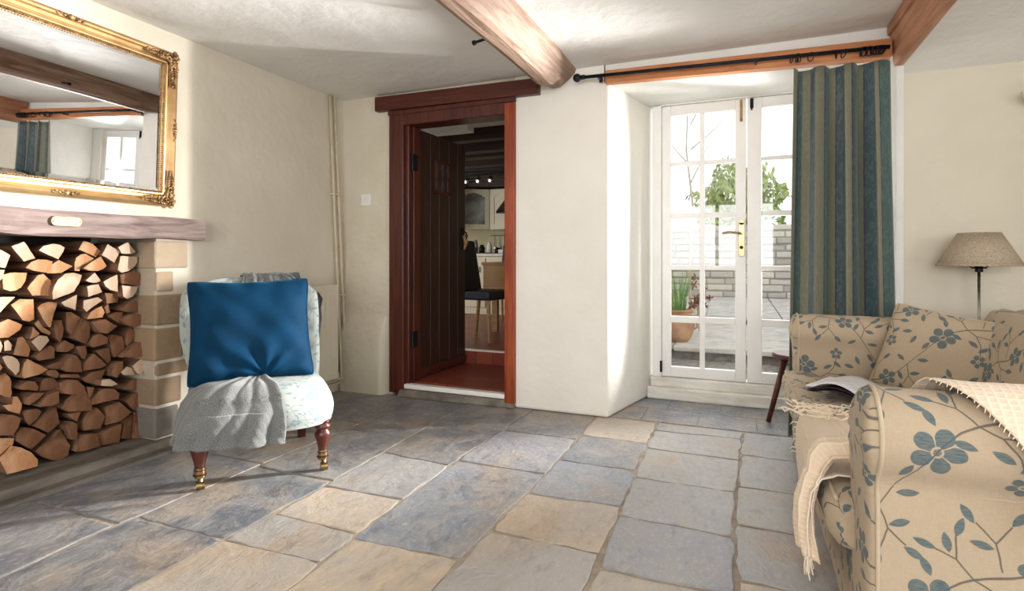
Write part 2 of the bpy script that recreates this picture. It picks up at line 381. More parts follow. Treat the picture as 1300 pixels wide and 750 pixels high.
        if s.hascol:
            ca = me.color_attributes.new('tint', 'FLOAT_COLOR', 'POINT'); ca.data.foreach_set('color', np.array(s.col, dtype=np.float32).ravel())
        if smooth: me.polygons.foreach_set('use_smooth', [True]*len(me.polygons))
        me.update()
        o = bpy.data.objects.new(name, me); COL.objects.link(o)
        if parent is not None: o.parent = parent; WM[o.name] = WM[parent.name].copy()
        else: o.location = org; WM[o.name] = Matrix.Translation(org)
        if auto:
            try: me.set_sharp_from_angle(angle=R(auto))
            except Exception: pass
        if solid:
            md = o.modifiers.new('solid', 'SOLIDIFY'); md.thickness = solid; md.offset = 0
        if bevel:
            md = o.modifiers.new('bevel', 'BEVEL'); md.width = bevel; md.segments = 2; md.limit_method = 'ANGLE'; md.angle_limit = R(40)
        if sub:
            md = o.modifiers.new('sub', 'SUBSURF'); md.levels = sub; md.render_levels = sub
        if kind: o['kind'] = kind
        return o
WM = {}
def root(name, loc, rz=0, label=None, cat=None, group=None, kind=None):
    o = bpy.data.objects.new(name, None); COL.objects.link(o); o.location = loc; o.rotation_euler = (0,0,rz); o.empty_display_size = .1
    WM[o.name] = Matrix.Translation(loc) @ Matrix.Rotation(rz, 4, 'Z'); tag(o, label, cat, group, kind); return o
def tag(o, label=None, cat=None, group=None, kind=None):
    if label: o['label'] = label
    if cat: o['category'] = cat
    if group: o['group'] = group
    if kind: o['kind'] = kind
    return o
def fbm(x, y, seed=0):  # cheap smooth noise for cloth
    return (sin(x*1.7+seed)+sin(y*2.3+seed*1.3)+.6*sin(x*3.9-y*2.1+seed*2.1)+.4*sin(x*7.1+y*5.3+seed*.7))/3
# ================================================================== ROOM SHELL
CZ = 2.21
# floor slabs
def slabs():
    b = MB()
    b.box(-3.0, 2.3, -2.7, 3.60, -.12, -.005, 1)
    b.box(-.9, .8, 3.3, 4.15, -.12, -.004, 1)
    slate = [srgb(102,106,114), srgb(112,114,120), srgb(98,101,108), srgb(122,122,125), srgb(108,109,114)]
    mid = [srgb(150,149,148), srgb(158,156,153), srgb(146,146,148), srgb(162,158,154)]
    tan = [srgb(188,170,150), srgb(194,174,150), srgb(184,170,154)]
    C = [(-3.0,-2.15,[(-2.7,0,'s'),(-1.9,0,'m'),(-1.0,0,'s'),(-.2,0,'s'),(.6,0,'s'),(1.345,0,'s'),(2.02,0,'s'),(2.75,0,'s'),(3.45,0,'')]),
         (-2.15,-1.71,[(-2.7,0,'m'),(-2,0,'s'),(-1.2,0,'t'),(-.4,0,'s'),(.5,0,'s'),(1.42,0,'s'),(1.98,0,'s'),(2.62,0,'s'),(3.45,0,'')]),
         (-1.71,-1.28,[(-2.7,0,'s'),(-1.8,0,'t'),(-1,0,'s'),(-.2,0,'m'),(.75,0,'t'),(1.43,.02,'m'),(1.64,0,'t'),(1.93,.02,'m'),(2.36,-.02,'s'),(2.85,0,'s'),(3.45,0,'')]),
         (-1.28,-.85,[(-2.7,0,'m'),(-2,0,'s'),(-1.1,0,'t'),(-.3,0,'m'),(.3,0,'s'),(.95,0,'t'),(1.62,.03,'S'),(2.42,0,'S'),(2.95,0,'s'),(3.45,0,'')]),
         (-.85,-.45,[(-2.7,0,'t'),(-1.8,0,'s'),(-1,0,'m'),(-.2,0,'t'),(.55,0,'s'),(1.28,0,'m'),(1.846,0,'t'),(2.21,.02,'S'),(2.62,0,'s'),(3.04,0,'t'),(3.45,0,'')]),
         (-.45,0.0,[(-2.7,0,'m'),(-1.9,0,'t'),(-1.2,0,'s'),(-.3,0,'m'),(.4,0,'t'),(1.24,0,'t'),(1.76,0,'S'),(2.14,-.02,'m'),(2.55,0,'m'),(2.96,0,'m'),(3.3,.02,'m'),(3.45,0,'')]),
         (0.0,.46,[(-2.7,0,'s'),(-2,0,'m'),(-1.2,0,'t'),(-.4,0,'s'),(.4,0,'m'),(1.2,0,'t'),(1.86,0,'m'),(2.24,0,'m'),(2.62,0,'m'),(3.05,0,'m'),(3.45,0,'')]),
         (.46,.95,[(-2.7,0,'m'),(-1.6,0,'s'),(-.7,0,'t'),(.3,0,'m'),(1.1,0,'s'),(1.9,0,'m'),(2.7,0,'s'),(3.45,0,'')]),
         (.95,2.3,[(-2.7,0,'m'),(-1.6,0,'s'),(-.7,0,'t'),(.3,0,'m'),(1.1,0,'s'),(1.9,0,'m'),(2.7,0,'s'),(3.45,0,'')])]
    xs = lambda x, y: x + .018*sin(y*2.1+x*5) if abs(x) < 2.8 else x
    # X of joints wanders a little along Y
    rr = random.Random(4)
    for x0, x1, ys in C:
        for (ya, sa, kind), (yb, sb, _) in zip(ys, ys[1:]):
            g = .006
            light = 1 if x0 > -.9 and ya > 1 else 0  # paler tints on the door side stand in for daylight on the floor
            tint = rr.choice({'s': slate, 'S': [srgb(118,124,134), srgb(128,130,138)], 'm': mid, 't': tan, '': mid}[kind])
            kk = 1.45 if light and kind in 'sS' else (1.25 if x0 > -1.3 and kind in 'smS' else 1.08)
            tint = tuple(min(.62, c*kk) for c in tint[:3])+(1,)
            jx = lambda: rr.uniform(-.006, .006)
            A = [xs(x0, ya)+g+jx(), ya+g-sa/2+jx()]; B = [xs(x1, ya)-g+jx(), ya+g+sa/2+jx()]
            Cc = [xs(x1, yb)-g+jx(), yb-g+sb/2+jx()]; D = [xs(x0, yb)+g+jx(), yb-g-sb/2+jx()]
            # irregular outline, chamfered edge
            out = []
            n = 7
            for P, Q in ((A,B),(B,Cc),(Cc,D),(D,A)):
                for k in range(n):
                    f = k/n; w = .005*sin(9*f+rr.uniform(0,3)) + rr.uniform(-.003,.003); 
                    dx, dy = Q[0]-P[0], Q[1]-P[1]; L = sqrt(dx*dx+dy*dy)
                    if k == 0: cx, cy = (A[0]+Cc[0])/2-P[0], (A[1]+Cc[1])/2-P[1]; l = sqrt(cx*cx+cy*cy); out.append((P[0]+cx/l*.007, P[1]+cy/l*.007)); continue
                    out.append((P[0]+dx*f-dy/L*w*-1, P[1]+dy*f+dx/L*w))
            cx = sum(p[0] for p in out)/len(out); cy = sum(p[1] for p in out)/len(out)
            zt = rr.uniform(-.002, .0015); m = len(out)
            def ring(ins, z):
                r_ = []
                for p in out:
                    dx, dy = cx-p[0], cy-p[1]; l = sqrt(dx*dx+dy*dy); r_.append((p[0]+dx/l*ins, p[1]+dy/l*ins, z))
                return r_
            R0, R1, R2 = ring(0, -.03), ring(.0, zt-.0012), ring(.005, zt)
            vs = R0+R1+R2; fs = []
            for a in (0, m):
                for k in range(m):
                    k2 = (k+1) % m; fs.append((a+k, a+k2, a+m+k2, a+m+k))
            fs.append(tuple(range(2*m, 3*m)))
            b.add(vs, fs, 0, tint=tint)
    # slate tiles in the door recess
    for i in range(5):
        for j in range(2):
            x0 = -.9+i*.33+(.12 if j else 0); y0 = 3.46+j*.3
            b.box(x0+.003, x0+.327, y0+.003, y0+.297, -.03, 0.0, 0, tint=rr.choice([srgb(112,118,132), srgb(122,126,138), srgb(104,110,124)]))
    return b
slabs().build('floor', ['slab', 'mortar'], kind='structure')
# ceiling
b = MB()
b.box(-3.4, 2.3, -2.7, 4.2, CZ+.04, CZ+.12)
b.grid(lambda u, v: (-3.0+u*3.78, -2.7+v*6.3, CZ+.006*sin(u*9)*cos(v*11)), 20, 24, flip=False)
prof = [(-2.7, CZ), (0.5, CZ), (2.2, CZ-.005), (2.8, 2.175), (3.1, 2.12), (3.35, 2.035), (3.50, 1.965)]
vs = []; fs = []
for x in (.76, 1.3, 2.3):
    for y_, z_ in prof: vs.append((x, y_, z_))
n = len(prof)
for i in range(2):
    for j in range(n-1): fs.append((i*n+j, (i+1)*n+j, (i+1)*n+j+1, i*n+j+1))
b.add(vs, fs)
b.build('ceiling', 'ceil', smooth=True, kind='structure')
# left wall with the log-store opening
b = MB(); OY0, OY1 = .02, 1.95
b.box(-3.5, -2.82, -2.7, OY0, 0, CZ+.04); b.box(-3.5, -2.82, OY1, 3.6, 0, CZ+.04); b.box(-3.5, -2.82, OY0, OY1, 1.16, CZ+.04)
b.build('wall_left', 'cream', kind='structure')
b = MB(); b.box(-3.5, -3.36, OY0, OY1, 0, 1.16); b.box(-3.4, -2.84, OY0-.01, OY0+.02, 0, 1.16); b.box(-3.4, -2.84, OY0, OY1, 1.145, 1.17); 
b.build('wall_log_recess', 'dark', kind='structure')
# quoin stones
b = MB(); zz = [.05, .22, .375, .455, .64, .815, .94, 1.10]; wd = [2.07, 2.09, 2.16, 2.10, 2.17, 2.045, 2.126]
tn = [srgb(134,128,120), srgb(158,136,112), srgb(160,138,112), srgb(168,144,114), srgb(164,142,116), srgb(186,164,138), srgb(190,170,146)]
for k in range(7):
    b.box(-3.3, -2.812-.003*(k%2), 1.935+.006*(k%3), wd[k], zz[k]+.006, zz[k+1]-.006, 0, tn[k])
b.box(-3.3, -2.822, 1.945, 2.03, 0, 1.12, 0, srgb(196,184,164))
b.build('trim_1', 'quoin', kind='structure', bevel=.012)
# hearth kerb
b = MB(); b.hexa([(-3.36,-.1,0),(-2.74,-.1,0),(-2.77,2.33,0),(-3.36,2.33,0)], [(-3.36,-.1,.062),(-2.765,-.1,.055),(-2.79,2.33,.05),(-3.36,2.33,.055)])
b.box(-2.79, -2.70, -.1, 2.30, -.01, .018)
b.build('trim_2', 'kerbm', kind='structure', bevel=.012)
# back wall, left of and above the inner door
b = MB(); b.box(-3.0, -2.365, 3.42, 3.56, 0, CZ+.04); b.box(-2.37, -1.40, 3.42, 3.56, 2.02, CZ+.04)
b.build('wall_back', 'cream2', kind='structure')
# thick plaster plinth beside the radiator
b = MB()
def pl(u, v):
    x = -2.80+u*.395; s = v
    prof_ = [(0.0,.07),(.3,.065),(.44,.055),(.53,.035),(.575,.012),(.60,0)]
    k = s*(len(prof_)-1); i = min(int(k), len(prof_)-2); f = k-i
    z = prof_[i][0]+(prof_[i+1][0]-prof_[i][0])*f; d = prof_[i][1]+(prof_[i+1][1]-prof_[i][1])*f
    e = 1 if u < .88 else max(0, cos((u-.88)/.12*pi/2))**.5
    return (x, 3.425-d*e-.004*fbm(x*9, z*8), z)
b.grid(pl, 24, 20); b.build('trim_3', 'cream2', smooth=True, kind='structure')
# pier between door and french doors, with splayed reveal
b = MB(); b.hexa([(-1.405,3.42,0),(-.765,3.42,0),(-.585,4.2,0),(-1.405,4.2,0)], [(-1.405,3.42,CZ+.04),(-.765,3.42,CZ+.04),(-.585,4.2,CZ+.04),(-1.405,4.2,CZ+.04)])
b.build('wall_pier', 'pier', kind='structure', bevel=.018)
b = MB(); b.box(-.80, .80, 3.42, 4.2, 2.095, CZ+.04); b.build('wall_above_doors', 'reveal', kind='structure', bevel=.01)
b = MB(); b.box(.745, .785, 3.42, 4.2, 0, 2.12); b.build('wall_jamb', 'reveal', kind='structure', bevel=.008)
b = MB(); b.box(.78, 2.3, 3.48, 4.2, 0, 2.15); b.build('wall_back_right', 'cream', kind='structure')
# whitewashed door sill
b = MB(); b.box(-.62, .745, 4.02, 4.2, 0, .085); b.box(-.60, .745, 4.045, 4.2, .085, .155); b.build('trim_4', 'whitewash', kind='structure', bevel=.01)
# right and rear walls with unseen window openings added for fill light
def wall_hole_x(b, X0, X1, ya, yb, h0, h1, z0, z1):
    b.box(X0, X1, ya, h0, 0, CZ+.1); b.box(X0, X1, h1, yb, 0, CZ+.1); b.box(X0, X1, h0, h1, 0, z0); b.box(X0, X1, h0, h1, z1, CZ+.1)
b = MB(); wall_hole_x(b, 2.2, 2.4, -2.9, 4.2, -1.2, 1.6, .8, 2.0); b.build('wall_right', 'cream', kind='structure')
b = MB(); b.box(-3.5,-1.4,-2.9,-2.6,0,CZ+.1); b.box(1.6,2.4,-2.9,-2.6,0,CZ+.1); b.box(-1.4,1.6,-2.9,-2.6,0,.8); b.box(-1.4,1.6,-2.9,-2.6,2.05,CZ+.1)
b.build('wall_rear', 'cream', kind='structure')
b = MB()
for y_ in (-1.2,-.29,.63,1.54): b.box(2.26,2.32,y_,y_+.06,.8,2.0)
for z_ in (.8,1.94): b.box(2.26,2.32,-1.2,1.6,z_,z_+.06)
b.build('fill_window_1', 'white', kind='structure')
b = MB()
for x_ in (-1.4,-.43,.54,1.54): b.box(x_,x_+.06,-2.76,-2.70,.8,2.05)
for z_ in (.8,1.99): b.box(-1.4,1.6,-2.76,-2.70,z_,z_+.06)
b.build('fill_window_2', 'white', kind='structure')
# ceiling beams
def beam1():
    b = MB(); n = 26; vs = []; fs = []; ring = []
    for i in range(n+1):
        f = i/n; y_ = -2.6+f*(3.415-(-2.6)); w = .008*sin(y_*3.1)+.004*sin(y_*9)
        x0 = -1.165+.010*sin(y_*2.3); zb = 2.062+.008*sin(y_*2.7+1)
        if y_ > 3.3: zb += (y_-3.3)*.45
        ring = [(x0-.0, CZ+.02), (x0-.015, 2.13), (x0+.0, zb+.012), (x0+.035, zb-.004), (x0+.09+w, zb), (x0+.112+w, zb+.016), (x0+.165+w, 2.165), (x0+.185+w, 2.185), (x0+.19, CZ+.02)]
        vs += [(p[0], y_, p[1]) for p in ring]
    m = len(ring)
    for i in range(n):
        for k in range(m-1): fs.append((i*m+k, (i+1)*m+k, (i+1)*m+k+1, i*m+k+1))
    fs.append(tuple(range(n*m+m-1, n*m-1, -1)))
    return b.add(vs, fs)
o = beam1().build('trim_5', 'beam', kind='structure')
tag(o, 'rough old oak ceiling beam ending between inner door and curtain pole')
b = MB(); b.hexa([(.722,-2.6,2.0),(.768,-2.6,2.0),(.782,3.42,2.0),(.738,3.42,2.0)], [(.70,-2.6,CZ+.02),(.79,-2.6,CZ+.02),(.80,3.42,CZ+.02),(.712,3.42,CZ+.02)])
b.box(.705, .735, -2.6, 3.40, 2.155, CZ+.01)
b.build('trim_6', 'beam2', kind='structure', bevel=.008)
b = MB(); b.hexa([(-.775,3.375,2.085),(.72,3.35,2.035),(.72,3.43,2.035),(-.775,3.43,2.085)], [(-.78,3.375,2.165),(.72,3.35,2.13),(.72,3.43,2.13),(-.78,3.43,2.165)])
b.build('trim_7', 'header', kind='structure', bevel=.008)
# ------------------------------------------------------------------ inner doorway
b = MB(); b.hexa([(-2.495,3.37,2.085),(-1.213,3.37,2.072),(-1.213,3.43,2.072),(-2.495,3.43,2.085)], [(-2.495,3.37,2.19),(-1.213,3.37,2.175),(-1.213,3.43,2.175),(-2.495,3.43,2.19)])
b.build('trim_8', 'mahogx', kind='structure', bevel=.006)
b = MB(); b.box(-2.385,-2.26,3.395,3.56,.02,2.085); b.box(-2.27,-2.235,3.43,3.56,.02,1.98,0); b.box(-2.385,-1.39,3.396,3.56,1.968,2.085); b.box(-2.39,-1.385,3.385,3.43,2.045,2.078)
b.build('trim_9', 'mahog', kind='structure', bevel=.006)
b = MB(); b.box(-1.462,-1.388,3.392,3.56,.03,2.04); b.box(-1.482,-1.45,3.44,3.56,.05,1.97)
b.build('trim_10', 'frame_r', kind='structure', bevel=.006)
b = MB(); b.box(-2.26,-1.46,3.40,3.46,.055,.088); b.build('trim_11', 'white', kind='structure', bevel=.006)
b = MB(); b.hexa([(-2.30,3.36,0),(-1.39,3.385,0),(-1.39,3.5,0),(-2.30,3.5,0)], [(-2.29,3.385,.05),(-1.40,3.40,.05),(-1.40,3.5,.056),(-2.29,3.5,.056)])
b.build('trim_12', 'kerbm', kind='structure', bevel=.01)
# door leaf
dr = root('door_1', (-2.235, 3.475, .095), R(88.0), kind='structure')
W_ = .79; H_ = 1.875
b = MB()
xs_ = [0,.10,.24,.37,.52,.66,W_]
for a, c in zip(xs_, xs_[1:]):
    b.box(a+.003, c-.003, -.002, .028, .0, H_)
b.box(0, W_, .006, .026, 0, H_)
b.build('plank_panel', 'leaf', dr, local=True, bevel=.004)
b = MB(); b.box(.0,.085,-.016,0,0,H_); b.box(.085,W_,-.014,-.001,.015,.075); b.build('door_rail', 'mahog', dr, local=True, bevel=.004)
b = MB()
for (x0,x1,z0,z1) in ((.30,.50,1.655,1.68),(.30,.50,1.42,1.445),(.30,.325,1.42,1.68),(.475,.50,1.42,1.68),(.392,.408,1.43,1.67),(.31,.49,1.535,1.55)): b.box(x0,x1,-.02,.0,z0,z1)
f = b.build('hatch_frame', 'mahogx', dr, local=True, bevel=.002)
b = MB(); b.box(.32,.48,-.006,-.003,1.44,1.66); b.build('hatch_pane', noisy('dark_hatch_glass', srgb(34,36,42), srgb(62,66,72), 8, .15, .05), f, local=True)
b = MB(); b.box(.715,.755,-.008,0,.98,1.17); b.tube([(.735,-.008,1.15),(.735,-.045,1.12),(.735,-.045,1.03),(.735,-.008,1.0)], .008); b.tube([(.68,-.02,1.10),(.80,-.02,1.10)], .006)
b.build('door_handle', 'iron', dr, local=True)
b = MB(); b.tube([(.715,-.03,1.10),(.72,-.05,1.04),(.715,-.035,.98)], [.012,.02,.008], 8); b.build('latch_toggle', 'oak', dr, local=True, smooth=True)
for z in (.25, 1.55):
    b = MB(); b.tube([(-.012,-.012,z),(-.012,-.012,z+.12)], .010); b.box(-.012,.04,-.021,-.016,z,z+.12); b.build('hinge', 'iron', dr, local=True)
b = MB(); b.tube([(.76,-.01,.62),(.83,-.02,.625)], .006); b.build('bolt', 'iron', dr, local=True)
# ------------------------------------------------------------------ room beyond
b = MB(); b.box(-5.6,-1.2,3.5,4.32,-.05,.09); b.box(-5.6,-1.2,4.30,9.0,-.05,.195); b.build('floor_kitchen', 'tile', kind='structure')
b = MB(); b.hexa([(-4.5,4.285,.185),(-1.3,4.31,.185),(-1.3,4.36,.185),(-4.5,4.36,.185)], [(-4.5,4.285,.205),(-1.3,4.31,.205),(-1.3,4.36,.205),(-4.5,4.36,.205)]); b.build('trim_13', 'white', kind='structure')
b = MB(); b.box(-5.7,-1.2,3.56,9.0,2.2,2.3); b.box(-5.7,-2.2,4.30,4.42,2.12,2.21); b.build('ceiling_kitchen', 'ceil', kind='structure')
b = MB(); b.box(-5.8,-5.6,3.5,9.0,0,2.3); b.build('wall_kitchen_left', 'kwall', kind='structure')
b = MB(); b.box(-5.8,-1.2,7.95,8.2,0,2.3); b.build('wall_kitchen_back', 'kwall', kind='structure')
b = MB(); b.box(-1.40,-1.2,4.2,8.2,0,2.3); b.box(-1.40,-1.2,3.55,4.25,0,2.3); b.build('wall_kitchen_right', 'kwall', kind='structure')
for k in range(9):
    y_ = 4.55+k*.40; z_ = 2.09-(.02 if k%2 else 0)
    b = MB(); b.box(-5.6,-1.40,y_,y_+.12+.02*(k%3),z_,2.205); b.build('trim_%d' % (14+k), 'kbeam', kind='structure', bevel=.006)
# ================================================================== FRENCH DOORS
def leafdoor(name, x0, x1, hinge_left):
    d = root(name, (x0, 4.06, .16), 0, kind='structure')
    b = MB(); Y0, Y1 = 4.06, 4.105; zt = 2.085; gz = [2.016,1.685,1.657,1.32,1.285,.95,.918,.59,.545,.231]
    gx = [x0+.062, x0+.257, x0+.290, x0+.488] if hinge_left else [x0+.09, x0+.285, x0+.318, x0+.512]
    b.box(x0, gx[0], Y0, Y1, .16, zt); b.box(gx[3], x1, Y0, Y1, .16, zt)
    b.box(gx[0], gx[3], Y0, Y1, gz[0], zt); b.box(gx[0], gx[3], Y0, Y1, .16, gz[9])
    b.build('stile_frame', 'white', d, bevel=.004)
    b = MB(); b.box(gx[1], gx[2], Y0+.004, Y1-.004, gz[9], gz[0])
    for k in (1,3,5,7):
        b.box(gx[0], gx[1], Y0+.004, Y1-.004, gz[k+1], gz[k]); b.box(gx[2], gx[3], Y0+.004, Y1-.004, gz[k+1], gz[k])
    b.build('glazing_bars', 'white', d, bevel=.003)
    b = MB(); b.box(gx[0], gx[3], Y0+.024, Y0+.028, gz[9], gz[0]); b.build('glass', 'glass', d)
    return d
L = leafdoor('door_2', -.52, .035, True)
Rr = leafdoor('door_3', .043, .62, False)
b = MB(); b.box(-.585,-.522,4.045,4.12,.155,2.10); b.box(-.585,.745,4.045,4.12,2.087,2.11); b.box(.622,.745,4.045,4.12,.155,2.10)
b.build('trim_30', 'white', kind='structure', bevel=.004)
b = MB(); b.box(-.012,.026,4.052,4.061,1.03,1.245); b.lathe([(.0,0),(.019,0),(.019,.009),(.0,.009)], (.007,4.052,1.03), 16, mat=Matrix.Rotation(R(90),4,'X')); b.lathe([(.0,0),(.019,0),(.019,.009),(.0,.009)], (.007,4.061,1.245), 16, mat=Matrix.Rotation(R(90),4,'X')); 
pl_ = b.build('door_handle', 'brass', L, bevel=.002)
b = MB(); b.tube([(.007,4.052,1.17),(.007,4.01,1.17),(-.02,4.005,1.172),(-.07,4.008,1.18),(-.115,4.006,1.172)], [.009,.008,.008,.006,.005], 10); b.build('lever', 'brass', pl_, smooth=True)
b = MB(); b.tube([(.007,4.045,1.075),(.007,4.052,1.075)], .012); b.build('keyhole', 'iron', pl_)
b = MB(); b.box(-.004,.014,4.054,4.061,1.93,2.075); b.tube([(.005,4.050,1.94),(.005,4.050,2.075)], .0045); b.ball((.005,4.046,1.955), .008); b.build('bolt', 'brass', L)
b = MB(); b.box(.060,.082,4.054,4.061,2.015,2.078); b.tube([(.071,4.05,2.0),(.071,4.05,2.08)], .005); b.build('bolt', 'iron', Rr)
b = MB(); b.tube([(-.525,4.05,.19),(-.525,4.05,.27)], .009); b.build('hinge', 'iron', L)
# ================================================================== OUTSIDE
b = MB(); b.box(-9,9,4.2,22,-.2,-.01); b.build('ground_patio', 'gravel', kind='structure')
rr = random.Random(8)
for nm, y0, y1, z0, z1 in (('lower', 5.74, 8.0, 0, .12), ('upper', 8.0, 12.0, .0, .22)):
    b = MB(); b.box(-6,6,y0+.05,y1,-.05,z1-.05,1)
    x = -6
    while x < 6:
        w = rr.uniform(.7,1.3); y_ = y0
        while y_ < y1-.05:
            h = min(rr.uniform(.6,.9), y1-y_); b.box(x+.008, x+w-.008, y_+.008, y_+h-.008, z1-.05, z1+rr.uniform(-.006,.004), 0); y_ += h
        x += w
    b.build('patio_step', ['patio', 'riser'], kind='structure', bevel=.01)
b = MB()
for row in range(11):
    x = -6+rr.uniform(-.3,0); z = .2+row*.135
    while x < 6:
        w = rr.uniform(.2,.5); hh_ = rr.uniform(.11,.132); c = rr.choice([srgb(214,208,196), srgb(200,194,184), srgb(224,217,202), srgb(190,186,176)])
        b.box(x+.01, x+w-.01, 12.0+rr.uniform(0,.04), 12.35, z+rr.uniform(.004,.016), z+hh_, 0, c); x += w
b.box(-6,6,12.05,12.33,.2,1.6,0,srgb(176,170,160))
b.build('wall_garden', 'rubble', kind='structure', bevel=.02)
b = MB(); b.grid(lambda u, v: (-9+u*18, 12.5+v*9, 1.25+v*.8+.1*fbm(u*20, v*14)), 20, 10); tag(b.build('lawn', 'lawn'), 'pale green lawn sloping up behind the garden wall', 'lawn', kind='stuff')
def bush(cx, cy, cz, rx, ry, rz, n, label, seed):
    r_ = random.Random(seed); t_ = root('garden_bush', (cx, cy, 1.3), 0, label, 'bush')
    b = MB(); 
    for k in range(n):
        while True:
            p = [r_.uniform(-1,1) for _ in range(3)]; q = sum(c*c for c in p)
            if q < 1 and q > .15: break
        lump = 1+.18*sin(p[0]*7+seed)+.14*sin(p[2]*9)
        c = Vector((cx+p[0]*rx*lump, cy+p[1]*ry*lump, cz+p[2]*rz*lump)); s_ = r_.uniform(.05,.12)
        e = Euler((r_.uniform(0,6), r_.uniform(0,6), r_.uniform(0,6))).to_matrix()
        vs = [c+e@Vector(v_)*s_ for v_ in ((-1,0,0),(0,-.45,.1),(1,0,0),(0,.45,.1))]
        b.add(vs, [(0,1,2,3)])
    b.build('foliage', 'foliage', t_)
    b = MB()
    for k in range(7):
        a = r_.uniform(0,6.28); b.tube([(cx,cy,1.2),(cx+cos(a)*rx*.3,cy,cz-rz*.3),(cx+cos(a)*rx*.7,cy+sin(a)*ry*.6,cz+rz*.3)], [.08,.05,.02], 6)
    b.build('branches', 'twig', t_)
bush(-.05, 14.2, 2.35, 1.0, .8, .85, 2400, 'round pale green bush behind the garden wall, left french door', 3)
bush(2.2, 14.6, 2.3, .9, .8, .85, 1800, 'pale green bush behind the garden wall, seen through right leaf', 9)
# bare sapling
tr_ = root('bare_sapling', (-.55, 6.9, .12), 0, 'thin bare sapling standing on patio behind the plant pot', 'tree')
b = MB(); b.tube([(-.55,6.9,.12),(-.56,6.9,.9),(-.52,6.9,1.6),(-.6,6.9,2.3),(-.57,6.9,3.1)], [.02,.016,.013,.010,.004], 6)
for (z0, dx, dz) in ((1.0,.25,.35),(1.3,-.25,.3),(1.6,.38,.5),(1.9,.2,.45),(2.1,-.3,.4),(2.3,.4,.35),(2.6,.2,.4)):
    b.tube([(-.55,6.9,z0),(-.55+dx*.5,6.9,z0+dz*.45),(-.55+dx,6.92,z0+dz)], [.009,.006,.003], 5)
b.build('branches', 'twig', tr_)
# potted plant
px_, py_ = -.605, 6.1
pt = root('plant_pot', (px_, py_, .12), 0, 'round terracotta pot of spiky green grass outside the french doors', 'plant pot')
b = MB(); b.lathe([(.09,0),(.135,.06),(.165,.16),(.16,.24),(.135,.30),(.15,.315),(.155,.335),(.135,.34),(.12,.30),(.02,.29)], (px_,py_,.12), 28); b.build('pot', 'terracotta', pt, smooth=True)
b = MB(); b.torus((px_+.155,py_-.04,.30), .035, .01, 10, 6, Matrix.Rotation(R(90),3,'X')); b.build('pot_handle', 'terracotta', pt, smooth=True)
b = MB(); r_ = random.Random(2)
for k in range(110):
    a = r_.uniform(0,6.28); sp = r_.uniform(.02,.17); h = r_.uniform(.28,.52); x0 = px_+cos(a)*.07*r_.random(); y0 = py_+sin(a)*.07*r_.random()
    pts = [(x0+cos(a)*sp*f*f, y0+sin(a)*sp*f*f, .42+h*f) for f in (0,.4,.75,1)]; w = .004
    vs = []
    for i, p in enumerate(pts):
        ww = w*(1-i/3.2); vs += [(p[0]-ww*sin(a+1), p[1]+ww*cos(a+1)-.001, p[2]), (p[0]+ww*sin(a+1), p[1]-ww*cos(a+1), p[2])]
    b.add(vs, [(0,1,3,2),(2,3,5,4),(4,5,7,6)])
b.build('blades', 'grass', pt)
hx, hy = px_+.20, 6.6
ht = root('shrub', (hx, hy, .12), 0, 'brown seed-headed shrub standing just behind the terracotta pot', 'shrub')
b = MB()
for k in range(14):
    a = r_.uniform(0,6.28); c = (hx+cos(a)*.1*r_.random()*1.6, hy+sin(a)*.1, .45+r_.random()*.35)
    b.tube([(hx,hy,.1),c], [.008,.004], 5, 1)
    for q in range(10):
        e = Euler((r_.uniform(0,6), r_.uniform(0,6), 0)).to_matrix(); b.ball(tuple(Vector(c)+e@Vector((0,0,.035))), (.010,.010,.028), 5, 4, 0, e)
b.build('seed_heads', ['flag_red', 'twig'], ht)
# ================================================================== KITCHEN FURNITURE
cb = root('wall_cabinet', (-3.72, 7.5, 1.44), 0, 'cream corner wall cabinet with arched glass door above the worktop', 'cabinet')
# angled corner cabinet : front face from P to Q
def panel_cab(rt, P, Q, z0, z1, depth, glass=False, knobside=1):
    P = Vector((*P, 0)); Q = Vector((*Q, 0)); d = (Q-P).normalized(); nrm = Vector((d.y, -d.x, 0)); L_ = (Q-P).length
    def pt(s, t_, z): q = P+d*s+nrm*t_; return (q.x, q.y, z)
    def bx(b, s0, s1, t0, t1, za, zb, mi=0): b.hexa([pt(s0,t1,za), pt(s1,t1,za), pt(s1,t0,za), pt(s0,t0,za)], [pt(s0,t1,zb), pt(s1,t1,zb), pt(s1,t0,zb), pt(s0,t0,zb)], mi)
    b = MB(); bx(b, 0, L_, -depth, 0, z0, z1); b.build('body', 'kunit', rt)
    b = MB(); e = .012; w = .065
    bx(b, e, e+w, 0, .02, z0+e, z1-e); bx(b, L_-e-w, L_-e, 0, .02, z0+e, z1-e); bx(b, e+w, L_-e-w, 0, .02, z0+e, z0+e+w)
    n = 8; top = z1-e
    for k in range(n):   # arched top rail
        f0, f1 = k/n, (k+1)/n; s0 = e+w+(L_-2*e-2*w)*f0; s1 = e+w+(L_-2*e-2*w)*f1; dr_ = w*.55+.07*(1-sin(pi*(f0+f1)/2))
        bx(b, s0, s1, 0, .02, top-dr_-.01, top)
    do = b.build('door', 'kunit', rt)
    b = MB(); bx(b, e+w, L_-e-w, .004, .009, z0+e+w, z1-e-.04, 0)
    if glass: b.build('glass', noisy('cabinet_glass', srgb(104,106,98), srgb(200,204,196), 3, .1, .02), do)
    else: b.build('panel', 'kunit', do)
    b = MB(); s_ = L_-.04 if knobside > 0 else .04; q = pt(s_, .03, z0+.16); b.tube([(q[0],q[1],q[2]-.035),(q[0],q[1],q[2]+.035)], .006); b.build('handle', 'iron', do)
panel_cab(cb, (-3.95,7.35), (-3.52,7.62), 1.44, 2.05, .2, True, -1)
